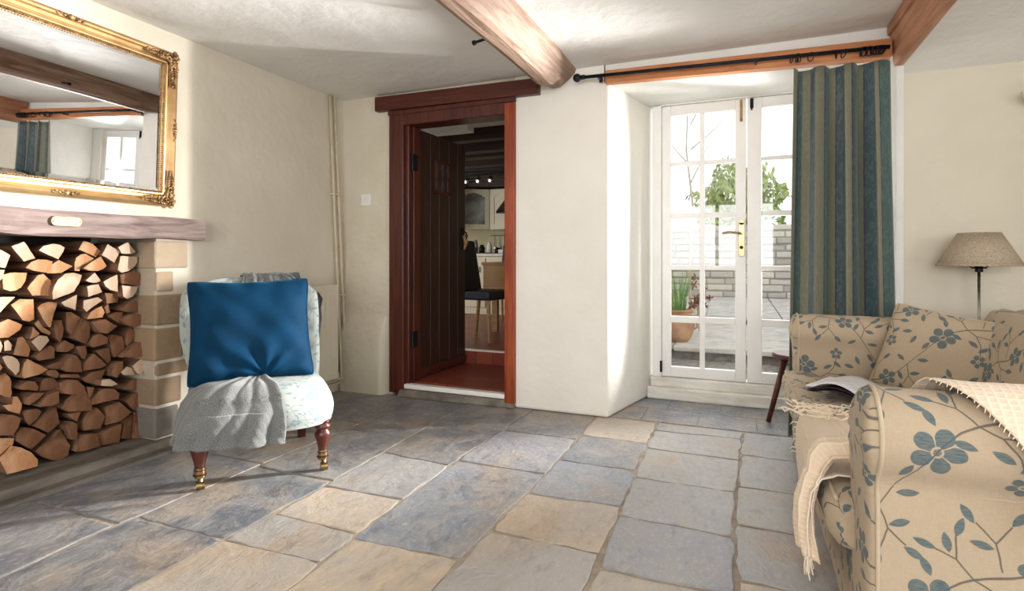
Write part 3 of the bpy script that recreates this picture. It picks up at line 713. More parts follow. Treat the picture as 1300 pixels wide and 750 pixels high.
c2 = root('wall_cabinet', (-3.3, 7.75, 1.44), 0, 'cream panelled wall cabinet right of the arched glass one', 'cabinet')
panel_cab(c2, (-3.52,7.62), (-3.12,7.62), 1.44, 2.05, .32, False, 1)
c3 = root('wall_cabinet', (-4.1, 7.1, 1.44), 0, 'cream wall cabinet left of the arched glass one, mostly hidden by door', 'cabinet')
panel_cab(c3, (-3.95,6.9), (-3.95,7.35), 1.44, 2.05, .32, False, 1)
c4 = root('wall_cabinet', (-3.0, 7.75, 1.44), 0, 'cream wall cabinet behind the dark cooker hood', 'cabinet')
panel_cab(c4, (-3.12,7.62), (-2.7,7.62), 1.44, 2.05, .32, False, 1)
b = MB(); b.lathe([(.24,0),(.24,.03),(.10,.2),(.08,.45)], (-3.06,7.36,1.66), 4); tag(b.build('cooker_hood', 'iron'), 'small black cooker hood mounted beside the cream cabinets', 'cooker hood')
wt = MB(); wt.box(-4.6,-1.42,7.1,7.93,1.03,1.07); tag(wt.build('worktop', 'worktop', bevel=.005), 'pale kitchen worktop holding jars and tools', 'worktop')
un = root('base_cabinet', (-3.3, 7.5, .195), 0, 'cream base cabinet under the pale kitchen worktop', 'cabinet')
b = MB(); b.box(-4.6,-1.42,7.15,7.93,.2,1.03); b.build('body', 'kunit', un)
for k in range(5):
    b = MB(); b.box(-4.55+k*.6,-3.97+k*.6,7.13,7.15,.3,1.0); o = b.build('door', 'kunit', un, bevel=.004)
    b = MB(); b.tube([(-4.05+k*.6,7.115,.8),(-4.05+k*.6,7.115,.88)], .006); b.build('handle', 'iron', o)
b = MB(); b.tube([(-3.65,7.92,1.36),(-2.9,7.92,1.36)], .006); tag(b.build('utensil_rail', 'chrome'), 'steel hanging rail on the kitchen wall above the worktop', 'rail')
def utensil():
    b = MB(); b.tube([(0,0,0),(0,0,-.16)], .005, 6); b.ball((0,0,-.19), (.026,.008,.035), 8, 6); b.torus((0,0,.01), .012, .003, 8, 4, Matrix.Rotation(R(90),3,'X')); return b
for k in range(6):
    if k == 0:
        o0 = utensil().build('kitchen_utensil', 'chrome', local=True); o = o0
    else: o = o0.copy(); COL.objects.link(o)
    o.location = (-3.58+k*.085, 7.92, 1.352)
    tag(o, 'steel serving utensil hanging from the rail above the kitchen worktop', 'utensil', 'utensils hanging on the kitchen rail')
for k, (x_, r0, h0, m_, lb) in enumerate([(-3.60,.035,.2,'chrome','tall steel flask at the left end of the kitchen worktop'), (-3.50,.045,.13,'iron','dark jar on the worktop, beside the tall flask'), (-3.38,.04,.17,'plastic','white jar in the middle of the kitchen worktop'), (-3.24,.05,.09,'iron','low dark tin on the worktop right of white jar')]):
    b = MB(); b.lathe([(r0,0),(r0,h0*.7),(r0*.6,h0*.85),(r0*.6,h0)], (x_,7.3,1.07), 14); tag(b.build('jar', m_, smooth=True), lb, 'jar')
b = MB(); b.box(-3.55,-3.2,7.14,7.24,1.07,1.085); tag(b.build('chopping_board', 'iron', bevel=.003), 'dark flat board at the front edge of kitchen worktop', 'board')
b = MB(); b.box(-3.2,-2.9,7.2,7.4,1.07,1.13); tag(b.build('bread_bin', 'plastic', bevel=.01), 'low white box on the worktop nearest the doorway edge', 'box')
sp = root('spotlight_bar', (-3.1, 6.3, 2.1), 0, 'ceiling bar of three small chrome spotlights in the kitchen', 'light')
b = MB(); b.box(-3.35,-2.6,6.28,6.32,2.045,2.07); b.build('bar', 'iron', sp)
for x_ in (-3.22,-3.05,-2.88):
    b = MB(); b.lathe([(.012,.05),(.03,.02),(.036,-.02),(.03,-.022)], (x_,6.25,1.985), 12, mat=Matrix.Rotation(R(-35),4,'X')); b.tube([(x_,6.28,2.05),(x_,6.26,2.0)], .006); h_ = b.build('spot_head', 'chrome', sp, smooth=True)
    m_ = bpy.data.materials.get('spot_bulb')
    if not m_:
        t = NT('spot_bulb'); t.b.inputs['Emission Color'].default_value = (1,.9,.75,1); t.b.inputs['Emission Strength'].default_value = 4; m_ = t.m
    b = MB(); b.ball((x_,6.225,1.965), .014, 10, 6); b.build('bulb', m_, h_, smooth=True)
def dchair(loc, rz, label):
    r0 = root('dining_chair', loc, rz, label, 'chair')
    b = MB()
    for (x0,x1,y0,y1,z0,z1) in ((-.22,.22,-.22,.22,.40,.49),): b.box(x0,x1,y0,y1,z0,z1)
    b.build('seat', 'navyleather', r0, local=True, bevel=.02)
    b = MB(); b.hexa([(-.22,.16,.42),(.22,.16,.42),(.22,.23,.42),(-.22,.23,.42)], [(-.20,.25,.99),(.20,.25,.99),(.20,.31,.99),(-.20,.31,.99)]); b.build('backrest', 'navyleather', r0, local=True, bevel=.02)
    for sx_ in (-1,1):
        for sy_ in (-1,1):
            b = MB(); b.tube([(sx_*.19,sy_*.19,.41),(sx_*.20,sy_*.21+(.03 if sy_>0 else 0),0)], [.022,.014], 8); b.build('leg', 'oak', r0, local=True)
    return r0
dchair((-2.38,5.0,.195), R(80), 'dark high-backed dining chair with pale legs nearest the doorway')
dchair((-2.75,6.55,.195), R(0), 'dark dining chair on far side of table, behind the nearer one')
dt = root('dining_table', (-2.5,5.75,.195), 0, 'pale wooden drop-leaf dining table beyond the dark chair', 'table')
b = MB(); b.box(-2.62,-1.5,5.45,6.3,.925,.96); b.build('tabletop', 'oak', dt, bevel=.004)
b = MB(); b.box(-2.60,-1.5,5.45,5.475,.66,.925); b.build('drop_leaf', 'oak', dt, bevel=.004)
for x_, y_ in ((-2.5,5.56),(-1.6,5.56),(-2.5,6.2),(-1.6,6.2)):
    b = MB(); b.box(x_-.03,x_+.03,y_-.03,y_+.03,.195,.925); b.build('leg', 'oak', dt)
# ================================================================== CHIMNEY WALL THINGS
b = MB()
n = 30; vs = []; fs = []
for i in range(n+1):
    y_ = -.12+i/n*(2.175+.12); e = .004*sin(y_*7)+.003*sin(y_*17)
    vs += [(-2.90, y_, 1.100+e*.5), (-2.742+e, y_, 1.100+e), (-2.735+e, y_, 1.112+e), (-2.737-e, y_, 1.198+e*.6), (-2.747-e, y_, 1.212+e*.6), (-2.90, y_, 1.212)]
for i in range(n):
    for k in range(6):
        k2 = (k+1) % 6; fs.append((i*6+k, (i+1)*6+k, (i+1)*6+k2, i*6+k2))
fs += [(0,1,2,3,4,5), tuple(range(n*6+5, n*6-1, -1))]
b.add(vs, fs)
mt = root('mantel_beam', (-2.80, 1.0, 1.10), 0, 'weathered grey oak mantel beam spanning the log store, brass plaque on it', 'mantel')
b.build('beam', 'mantel', mt)
b = MB(); pc = [(0,-.052),(0,0)]
out = []
for k in range(9): a = R(-90+180*k/8); out.append((.042+.018*cos(a), .021*sin(a)))
for k in range(9): a = R(90+180*k/8); out.append((-.042+.018*cos(a), .021*sin(a)))
yc, zc = 1.485, 1.162
b.prism([(-2.724, yc+p[0], zc+p[1]) for p in out], (-.008,0,0)); pq = b.build('plaque', 'plaq', mt, bevel=.0015)
b = MB()
rr = random.Random(3)
for row, wd_ in ((.008,.03),(0,.034),(-.008,.026)):
    y_ = -wd_
    while y_ < wd_:
        l = rr.uniform(.003,.007); b.box(-2.7245,-2.7235,yc+y_,yc+y_+l,zc+row-.0015,zc+row+.0015); y_ += l+.0025
b.build('engraved_lettering', 'gold_d', pq)
b = MB()
for s in (-1,1): b.ball((-2.7235, yc+s*.052, zc), .0028, 8, 6)
b.build('screw', 'iron', pq)
# ---- mirror : local frame, x = along wall (+Y world), y = out of wall (+X world), z up
MW, MH = 1.06, .81; TILT = R(2.4); YAWM = R(2.3)
MMAT = Matrix.Translation((-2.802, 1.50, 1.275)) @ Matrix.Rotation(YAWM, 4, 'Z') @ Matrix.Rotation(TILT, 4, 'Y')
mr = root('wall_mirror', (-2.80, 1.50, 1.275), 0, 'large rectangular mirror in ornate gilt frame hung above the mantel', 'mirror')
def mpt(s, out_, z): return tuple(MMAT @ Vector((out_, s, z)))
prof = [(0,.0),(0,.024),(.006,.034),(.016,.040),(.024,.036),(.030,.026),(.042,.020),(.054,.022),(.060,.030),(.066,.030),(.070,.020),(.074,.014),(.078,.012)]  # (inward distance, out height)
def rect_sweep(prof_, w, h):
    b = MB(); vs = []; m = len(prof_)
    for d, o_ in prof_:
        for s, z in ((-w/2+d, d), (w/2-d, d), (w/2-d, h-d), (-w/2+d, h-d)): vs.append(mpt(s, o_, z))
    fs = []
    for i in range(m-1):
        for k in range(4):
            k2 = (k+1) % 4; fs.append((i*4+k, i*4+k2, (i+1)*4+k2, (i+1)*4+k))
    return b.add(vs, fs)
rect_sweep(prof, MW, MH).build('frame', 'gold', mr)
b = MB(); d0, d1 = .076, .096
for (a, c) in ((0,1),):
    i0 = [(-MW/2+d1, d1), (MW/2-d1, d1), (MW/2-d1, MH-d1), (-MW/2+d1, MH-d1)]; o0 = [(-MW/2+d0, d0), (MW/2-d0, d0), (MW/2-d0, MH-d0), (-MW/2+d0, MH-d0)]
    vs = [mpt(s, .014, z) for s, z in i0]+[mpt(s, .0115, z) for s, z in o0]
    b.add(vs, [(0,1,2,3)]+[(k, k+4, (k+1)%4+4, (k+1)%4) for k in range(4)])
b.build('mirror_glass', 'mirror', mr)
b = MB()   # beaded sight edge
per = []
for s0, z0, s1, z1 in ((-1,0,1,0),(1,0,1,1),(1,1,-1,1),(-1,1,-1,0)):
    A = ((MW/2-.0735)*s0, .0735+(MH-.147)*z0); B = ((MW/2-.0735)*s1, .0735+(MH-.147)*z1); L_ = sqrt((A[0]-B[0])**2+(A[1]-B[1])**2); n = int(L_/.011)
    for k in range(n): f = (k+.5)/n; per.append((A[0]+(B[0]-A[0])*f, A[1]+(B[1]-A[1])*f))
for s, z in per: b.ball(mpt(s, .020, z), .0042, 5, 4)
b.build('beading', 'gold_d', mr)
MR3 = MMAT.to_3x3()
def ornament(cs, cz, sx, sz, corner=True):
    b = MB(); r_ = random.Random(int(cs*100+cz*10)+77)
    def blob(s, z, ls, lz, ang, h=.012, o_=.034):
        rot = MR3 @ Matrix.Rotation(ang, 3, 'X'); b.ball(mpt(s, o_, z), (h, ls, lz), 8, 6, 0, rot)
    if corner:
        b.ball(mpt(cs, .046, cz), .013, 10, 8)
        for k in range(7): a = 2*pi*k/7; blob(cs+.019*cos(a), cz+.019*sin(a), .011, .006, a, .008, .042)
        for k in range(9):     # leafy scrolls running along both sides
            d = .035+k*.014; w_ = .022*(1-k/11)
            for off in (-1, 1):
                a = r_.uniform(-.7,.7)
                blob(cs-sx*d, cz+off*w_*.8, .012, .005, a+off*.7, .008, .038)
                blob(cs+off*w_*.8, cz-sz*d, .005, .012, a+off*.6, .008, .038)
        for q in ((.03,.012),(.055,.006),(.012,.03),(.006,.055)):
            b.torus(mpt(cs-sx*q[0], .042, cz-sz*q[1]), .011, .0035, 12, 6, MR3 @ Matrix.Rotation(R(90),3,'Y'), arc=5.2)
        for k in range(4):
            blob(cs+sx*(.028-.006*k), cz+sz*(.006+.009*k), .010, .008, k, .010, .030)
    else:
        ax = (1,0) if sz else (0,1)
        blob(cs, cz, .013, .013, 0, .012, .040)
        for k in range(1,5):
            for off in (-1,1):
                d = off*k*.013; blob(cs+ax[0]*d+ax[1]*.005*(k%2), cz+ax[1]*d+ax[0]*.005*(k%2), .010, .0055, off*.5+(pi/2 if ax[1] else 0), .008, .037)
                b.torus(mpt(cs+ax[0]*off*.02, .040, cz+ax[1]*off*.02), .008, .003, 10, 5, MR3 @ Matrix.Rotation(R(90),3,'Y'), arc=5)
    return b
c_ = .032
for sx in (-1,1):
    for cz, sz in ((c_,-1),(MH-c_,1)):
        ornament(sx*(MW/2-c_), cz, sx, sz).build('corner_ornament', 'gold_d', mr, smooth=True)
for cs, cz, sz in ((0,.018,1),(0,MH-.018,1),(MW/2-.018,MH/2,0),(-MW/2+.018,MH/2,0)): ornament(cs, cz, 1, sz, False).build('edge_ornament', 'gold_d', mr, smooth=True)
# ---- logs
Z1 = (0,290,6.82); Z2 = (90,290,6.82); Z3 = (0,380,6.25); Z4 = (90,380,6.25); Z5 = (0,480,5.77); Z6 = (90,480,6.82)
LOGS = [
 (Z1,2,[(-70,190),(0,180),(95,230),(60,330),(50,345),(-60,335)]),
 (Z1,2,[(-60,345),(45,356),(20,430),(0,450),(-60,440)]),
 (Z1,2,[(100,150),(200,110),(305,260),(215,290)]),
 (Z1,2,[(340,190),(380,150),(460,130),(520,140),(558,165),(545,200),(500,270)]),
 (Z1,1,[(230,340),(275,290),(330,265),(400,268),(450,285),(430,385),(370,380),(300,368)]),
 (Z1,1,[(455,310),(510,270),(620,325),(530,385),(410,390)]),
 (Z1,1,[(10,400),(90,380),(260,380),(235,455),(190,510),(130,540),(75,545),(10,525)]),
 (Z1,1,[(330,400),(380,390),(440,450),(425,585),(280,585),(240,520)]),
 (Z1,2,[(440,560),(455,500),(490,440),(560,388),(640,378),(725,400),(700,480),(655,550),(450,620)]),
 (Z1,2,[(520,640),(670,570),(665,710),(560,675)]),
 (Z1,2,[(-50,600),(0,592),(130,590),(60,660),(0,730),(-50,740)]),
 (Z2,1,[(65,180),(105,105),(185,130),(260,195),(220,250)]),
 (Z2,1,[(30,370),(35,290),(50,250),(90,222),(130,215),(200,258),(140,300),(90,325),(70,370)]),
 (Z2,1,[(90,345),(150,300),(210,268),(270,235),(330,325),(290,352),(240,370),(150,365)]),
 (Z2,2,[(270,230),(315,130),(420,200),(380,300)]),
 (Z2,2,[(400,160),(500,115),(570,205),(530,220),(430,218)]),
 (Z2,2,[(390,360),(415,235),(590,240),(590,290),(560,330),(500,370),(430,385)]),
 (Z2,2,[(125,450),(205,378),(262,452),(230,468),(200,472),(160,466)]),
 (Z2,2,[(275,460),(340,425),(410,395),(412,550),(340,535),(295,500)]),
 (Z2,3,[(430,400),(540,362),(590,380),(600,410),(595,498),(440,480)]),
 (Z2,2,[(430,488),(595,505),(575,550),(540,590),(480,610),(440,590)]),
 (Z2,2,[(130,500),(240,480),(280,550),(150,595)]),
 (Z2,2,[(110,620),(230,592),(270,620),(190,680),(140,725),(110,690)]),
 (Z2,3,[(282,555),(430,570),(410,640),(300,650)]),
 (Z3,1,[(75,40),(150,-8),(265,-5),(275,100),(280,160),(240,180),(180,168)]),
 (Z3,1,[(295,65),(330,35),(390,15),(468,25),(430,110),(400,220),(380,225),(330,150)]),
 (Z3,1,[(-40,190),(0,180),(60,152),(175,200),(160,240),(70,305),(0,310),(-40,300)]),
 (Z3,2,[(30,335),(65,320),(100,360),(90,405),(30,410)]),
 (Z3,2,[(-50,325),(0,325),(22,370),(10,420),(-50,430)]),
 (Z3,1,[(130,300),(170,290),(225,345),(248,400),(235,460),(170,452),(100,440)]),
 (Z3,1,[(265,190),(310,150),(340,220),(410,260),(400,285),(330,262)]),
 (Z3,1,[(230,315),(262,215),(318,268),(300,290)]),
 (Z3,2,[(235,335),(310,283),(380,290),(400,325),(350,378),(310,415)]),
 (Z3,3,[(420,165),(495,160),(510,230),(500,290),(475,345),(440,310)]),
 (Z3,2,[(20,455),(60,442),(100,450),(140,475),(155,515),(150,570),(120,605),(60,540)]),
 (Z3,3,[(280,460),(340,400),(400,362),(430,385),(425,465),(310,490)]),
 (Z3,3,[(450,385),(480,345),(520,322),(595,360),(590,390),(530,418),(450,415)]),
 (Z3,1,[(165,610),(170,560),(190,505),(225,470),(400,558),(310,600),(180,628)]),
 (Z3,3,[(340,540),(530,470),(500,540),(450,555),(400,552)]),
 (Z3,3,[(500,560),(510,490),(560,430),(610,445),(645,490),(660,580),(520,575)]),
 (Z3,3,[(370,575),(400,560),(450,562),(470,590),(450,625),(380,602)]),
 (Z3,1,[(-40,512),(0,510),(20,540),(0,568),(-40,580)]),
 (Z3,1,[(-40,600),(0,598),(40,580),(75,610),(95,650),(105,750),(90,785),(40,775),(0,758),(-40,750)]),
 (Z3,3,[(150,695),(220,645),(280,650),(300,700),(290,725),(170,718)]),
 (Z3,3,[(320,655),(350,628),(390,618),(430,622),(465,670),(450,715),(310,725)]),
 (Z3,3,[(475,598),(620,592),(645,620),(480,622)]),
 (Z3,3,[(470,745),(475,660),(540,632),(620,640),(670,690),(690,760),(560,755)]),
 (Z3,3,[(520,100),(570,98),(650,145),(565,285),(520,245)]),
 (Z4,3,[(95,150),(150,172),(165,220),(155,290),(125,355),(5,310),(12,285)]),
 (Z4,1,[(130,160),(160,100),(200,70),(240,50),(265,100),(250,142),(180,155)]),
 (Z4,3,[(268,62),(300,30),(310,100),(285,115)]),
 (Z4,3,[(375,85),(470,10),(510,10),(570,100),(560,110),(410,95)]),
 (Z4,3,[(290,130),(370,98),(415,102),(378,190)]),
 (Z4,3,[(395,165),(440,125),(500,112),(545,118),(575,150),(565,190),(530,220),(470,215)]),
 (Z4,3,[(165,180),(280,155),(365,210),(285,272),(240,268)]),
 (Z4,3,[(145,355),(180,290),(230,268),(285,300),(288,350),(180,385)]),
 (Z4,3,[(285,290),(320,275),(410,290),(435,390),(350,465),(335,440)]),
 (Z4,3,[(435,270),(465,215),(500,240),(540,300),(440,370),(430,330)]),
 (Z4,3,[(415,465),(470,400),(540,340),(585,330),(585,450)]),
 (Z4,3,[(40,375),(120,365),(130,420),(110,475),(90,470)]),
 (Z4,3,[(95,570),(105,510),(140,460),(185,428),(288,520),(240,545)]),
 (Z4,3,[(180,405),(305,382),(325,480),(305,515),(260,480)]),
 (Z4,3,[(330,570),(350,510),(410,487),(405,560),(365,625),(335,610)]),
 (Z4,2,[(390,578),(440,532),(490,542),(515,600),(420,602)]),
 (Z4,2,[(482,530),(560,470),(610,470),(585,540),(560,600),(522,590)]),
 (Z4,3,[(80,630),(160,575),(275,555),(250,620),(215,680),(120,660)]),
 (Z4,2,[(235,685),(245,637),(310,630),(375,672),(320,690)]),
 (Z4,3,[(420,718),(440,675),(470,640),(515,630),(560,650),(590,720)]),
 (Z4,3,[(132,692),(185,697),(170,750),(145,790),(135,740)]),
 (Z5,3,[(185,190),(200,140),(250,107),(325,105),(270,160),(210,200)]),
 (Z5,3,[(300,215),(320,160),(350,122),(425,88),(430,180),(380,205)]),
 (Z5,3,[(450,225),(480,160),(540,112),(600,103),(640,120),(668,170),(672,238),(500,248)]),
 (Z5,1,[(20,200),(90,190),(100,135),(130,132),(160,190),(140,262),(60,240)]),
 (Z5,3,[(165,255),(185,232),(280,222),(315,245),(275,300),(215,345),(175,310)]),
 (Z5,3,[(230,350),(320,262),(415,208),(455,330),(360,405)]),
 (Z5,3,[(500,262),(590,243),(560,318),(520,290)]),
 (Z5,3,[(-30,262),(100,267),(150,290),(130,360),(95,420),(-30,428)]),
 (Z5,3,[(110,395),(160,357),(240,367),(290,387),(352,417),(240,528),(110,460)]),
 (Z5,1,[(-30,435),(95,435),(90,480),(50,545),(0,590),(-30,595)]),
 (Z5,3,[(262,540),(330,480),(400,432),(440,372),(510,490),(500,560),(450,600),(390,605),(310,580)]),
 (Z5,3,[(472,345),(540,315),(575,400),(570,450),(510,450)]),
 (Z5,1,[(0,592),(90,493),(160,505),(230,540),(270,592),(265,640),(160,675),(50,708)]),
 (Z6,3,[(195,235),(200,190),(215,160),(250,115),(290,88),(370,88),(410,132),(400,180)]),
 (Z6,3,[(465,200),(530,135),(640,112),(640,240),(540,278)]),
 (Z6,3,[(140,295),(220,250),(300,330),(260,440),(120,458),(100,375)]),
 (Z6,3,[(305,252),(420,200),(520,290),(430,370),(310,410)]),
 (Z6,3,[(42,640),(90,485),(230,475),(270,588),(130,630)]),
 (Z6,3,[(235,478),(430,385),(420,558),(275,588)]),
 (Z6,3,[(450,362),(530,315),(530,530),(440,528)]),
 (Z6,3,[(545,290),(640,272),(640,522),(545,526)]),
 (Z6,3,[(0,375),(58,392),(60,500),(0,490),(-20,440)]),
]
rr = random.Random(21)
recs = []
for zf, mi, poly in LOGS:
    px = [(zf[0]+x/zf[2], zf[1]+y/zf[2]) for x, y in poly]
    cx = sum(p[0] for p in px)/len(px); cy = sum(p[1] for p in px)/len(px)
    recs.append((cx, cy, mi, px))
recs.sort(key=lambda r: r[1])
# rows: group by height for the labels
bands = [310, 330, 350, 368, 384, 402, 420, 436, 452, 468, 486, 505, 522, 545, 570, 640]
rows = {}
for r_ in recs:
    k = next(i for i, z in enumerate(bands) if r_[1] < z); rows.setdefault(k, []).append(r_)
ordn = ['first','second','third','fourth','fifth','sixth','seventh','eighth','ninth','tenth','eleventh','twelfth','thirteenth','fourteenth','fifteenth','sixteenth']
tone = {1: 'orange-toned', 2: 'pale', 3: 'brownish'}
def area2(p): return abs(sum(p[i][0]*p[(i+1)%len(p)][1]-p[(i+1)%len(p)][0]*p[i][1] for i in range(len(p))))/2
nrow = 0
for k in sorted(rows):
    nrow += 1
    row = sorted(rows[k], key=lambda r: -r[0])
    for j, (cx, cy, mi, px) in enumerate(row):
        X = -2.915-rr.uniform(0,.05) if mi != 2 else -2.905-rr.uniform(0,.02)
        P3 = [onX(x, y, X) for x, y in px]
        # shrink a little and round the corners with extra points
        c = [sum(p[k_] for p in P3)/len(P3) for k_ in range(3)]
        P3 = [tuple(c[q]+(p[q]-c[q])*.96 for q in range(3)) for p in P3]
        fine = []
        n = len(P3)
        for i in range(n):
            a, d = P3[i], P3[(i+1) % n]
            fine.append(a)
            L_ = sqrt(sum((a[q]-d[q])**2 for q in range(3)))
            if L_ > .035:
                m_ = int(L_/.02)
                for s in range(1, m_):
                    f = s/m_; fine.append((a[0]+rr.uniform(-.0015,.0015), a[1]+(d[1]-a[1])*f+rr.uniform(-.0016,.0016), a[2]+(d[2]-a[2])*f+rr.uniform(-.0016,.0016)))
        tx, tz = rr.uniform(-.25,.25), rr.uniform(-.15,.15)
        fine = [(p[0]+(p[1]-c[1])*tx+(p[2]-c[2])*tz, p[1], p[2]) for p in fine]
        nx = sum((fine[i][1]-fine[i-1][1])*(fine[i][2]+fine[i-1][2]) for i in range(len(fine)))
        if nx > 0: fine = fine[::-1]
        b = MB(); b.prism(fine, (-.30, rr.uniform(-.004,.004), 0), 0, 1, .88)
        o = b.build('split_log', ['log%d' % mi, 'bark'])
        nv = len(px); A_ = area2(px)
        shp = 'narrow' if A_ < 200 else ('broad' if A_ > 900 else 'medium-sized'); form = 'wedge-shaped' if nv <= 5 else 'rounded'
        pos = 'next to the stone pillar' if j == 0 else '%s from the stone pillar' % ordn[j]
        tag(o, '%s %s %s split log, %s in the %s row down' % (shp, tone[mi], form, pos, ordn[nrow-1]), 'log', 'split logs stacked in the recess')
# ================================================================== RADIATOR, PIPES, SWITCH
ra = root('radiator', (-2.76, 2.8, .12), 0, 'cream panel radiator on the left wall behind the upholstered chair', 'radiator')
b = MB(); y0, y1 = 2.42, 3.24
def rad(u, v):
    y_ = y0+u*(y1-y0); z = .125+v*.675; f = ((y_-y0) % .05)/.05; d = .012*(1 if .25 < f < .75 else 0)
    e = min(v, 1-v)*.675
    return (-2.725-(.010 if d and .03 < e else 0), y_, z)
nU = int((y1-y0)/.05)*4
vs=[];fs=[]
zs_ = [.125,.155,.17,.755,.77,.80]
for i in range(nU+1):
    y_ = y0+(y1-y0)*i/nU; f = i % 4
    for q, z in enumerate(zs_): vs.append((-2.722-(.012 if (f in (2,3) and q in (2,3)) else 0), y_, z))
for i in range(nU):
    for q in range(len(zs_)-1): fs.append((i*6+q, (i+1)*6+q, (i+1)*6+q+1, i*6+q+1))
b.add(vs, fs); b.box(-2.745,-2.724,y0,y1,.125,.80)
b.build('panel', 'radiator', ra)
b = MB(); b.box(-2.79,-2.72,y0,y1,.797,.806); b.box(-2.79,-2.72,y1-.004,y1+.004,.13,.80); b.build('top_grille', 'radiator', ra, bevel=.002)
b = MB(); b.tube([(-2.755,y1-.02,.15),(-2.755,y1+.04,.15),(-2.755,y1+.04,.11)], .012); b.build('valve', 'pipe', ra)
pp = root('heating_pipes', (-2.78, 3.3, 0), 0, 'pair of cream painted pipes rising up the corner beside the radiator', 'pipe')
for k, (pt_, pb) in enumerate((((-2.79,3.235,2.205),(-2.775,3.345,.10)), ((-2.79,3.285,2.205),(-2.775,3.40,.075)))):
    mid = lambda f: tuple(pt_[q]+(pb[q]-pt_[q])*f for q in range(3))
    b = MB(); b.tube([pt_, mid(.35), mid(.6), mid(.9), pb, (pb[0], pb[1]-.10, pb[2]-.005), (pb[0], pb[1]-.9, pb[2]-.005)], .0105, 8); b.build('pipe', 'pipe', pp, smooth=True)
for z in (1.47, .72):
    b = MB(); f = (2.2-z)/2.1; b.box(-2.815,-2.765,3.235+.11*f-.015,3.285+.115*f+.015,z,z+.015); b.build('pipe_clip', 'pipe', pp, bevel=.003)
sw = root('light_switch', (-2.60, 3.42, 1.40), 0, 'square white light switch on the wall left of the inner door', 'switch')
b = MB(); b.box(-2.643,-2.557,3.408,3.42,1.397,1.483); b.build('plate', 'plastic', sw, bevel=.003)
for x_ in (-2.615,-2.595): 
    b = MB(); b.box(x_-.007,x_+.007,3.402,3.409,1.425,1.455); b.build('rocker', 'plastic', sw, bevel=.001)
# ================================================================== CURTAIN POLE AND CURTAIN
A = Vector((-.935,3.31,2.118)); B = Vector((.70,3.31,2.072))
cp = root('curtain_pole', (0,3.31,2.09), 0, 'thin black iron curtain pole running below ceiling to the right beam', 'curtain pole')
b = MB(); b.tube([A,B], .0105, 10); b.build('pole', 'iron', cp, smooth=True)
b = MB(); b.ball(A, .026, 14, 10); b.tube([A+Vector((.02,0,0)),A+Vector((.05,0,0))], .014, 10); b.build('finial', 'iron', cp, smooth=True)
for x_ in (-.80, .08, .66):
    f = (x_-A.x)/(B.x-A.x); z = A.z+(B.z-A.z)*f
    b = MB(); b.tube([(x_,3.31,z-.012),(x_,3.345,z-.012),(x_,3.38,z)], .006, 6); b.tube([(x_,3.376,z-.02),(x_,3.376,z+.03)], .012, 6); b.build('bracket', 'iron', cp)
RX = [.255,.278,.284,.290,.345,.462,.497] + [.575+k*.0115 for k in range(9)]
for x_ in RX:
    f = (x_-A.x)/(B.x-A.x); z = A.z+(B.z-A.z)*f
    b = MB(); b.torus((x_,3.31,z-.012), .0225, .0030, 18, 5, Matrix.Rotation(rr.uniform(.1,.6),3,'Z') @ Matrix.Rotation(R(90+rr.uniform(-14,14)),3,'Y') @ Matrix.Rotation(rr.uniform(-.3,.3),3,'X')); b.build('curtain_ring', 'iron', cp)
cu = root('curtain', (.47,3.31,.0), 0, 'full-length striped curtain in teal, olive and slate, drawn to right', 'curtain')
CN = 8.6
def curt(u, v):
    # v 0 top -> 1 bottom ; u across
    top0, top1 = .262, .700; bot0, bot1 = .232, .735
    x0 = top0+(bot0-top0)*v; x1 = top1+(bot1-top1)*v
    ph = u*CN/2*2*pi/1.35+.25*sin(u*11)+ .35*v*sin(u*5+1)
    amp = (.024+.024*min(1, v*4))*(1+.35*sin(u*17+2))
    x = x0+(x1-x0)*(u+.018*sin(2*ph+.5))
    y = 3.318+amp*.9*sin(ph)+.012*sin(u*3.3+v*2)*v
    sag = .022*abs(sin(u*pi*3.2))*(1-u*.7)
    zt = 2.085-.046*((x-A.x)/(B.x-A.x))-.028-sag
    z = zt*(1-v)+.03*v
    return (x, y, z)
nu, nv = 260, 40
vs_c = []
b = MB()
b.grid(lambda u, v: (curt(u, v), (u*1.18+.04, v*2.0)), nu, nv, flip=True)
o = b.build('cloth', 'curtain', cu, smooth=True, solid=.003)
b = MB(); b.grid(lambda u, v: ((lambda p: (p[0], p[1]-.0035, p[2]))(curt(u, .045+v*.002)), (u*1.18+.04, 0)), nu, 1, flip=True); b.build('heading_tape', 'curtain', cu)
# ================================================================== STOOL IN THE RECESS
st = root('wooden_stool', (.36,3.78,0), 0, 'low dark wooden stool standing in the door recess behind the curtain', 'stool')
b = MB(); b.lathe([(.0,.385),(.135,.385),(.148,.395),(.148,.408),(.14,.416),(.0,.412)], (.33,3.80,0), 28); b.build('seat', 'mahogx', st, smooth=True, auto=40)
for a in (205, 330, 85):
    a = R(a); b = MB(); b.tube([(.33+.085*cos(a),3.80+.085*sin(a),.388),(.33+.19*cos(a),3.80+.19*sin(a),0)], [.019,.014], 10); b.build('leg', 'mahogx', st, smooth=True)
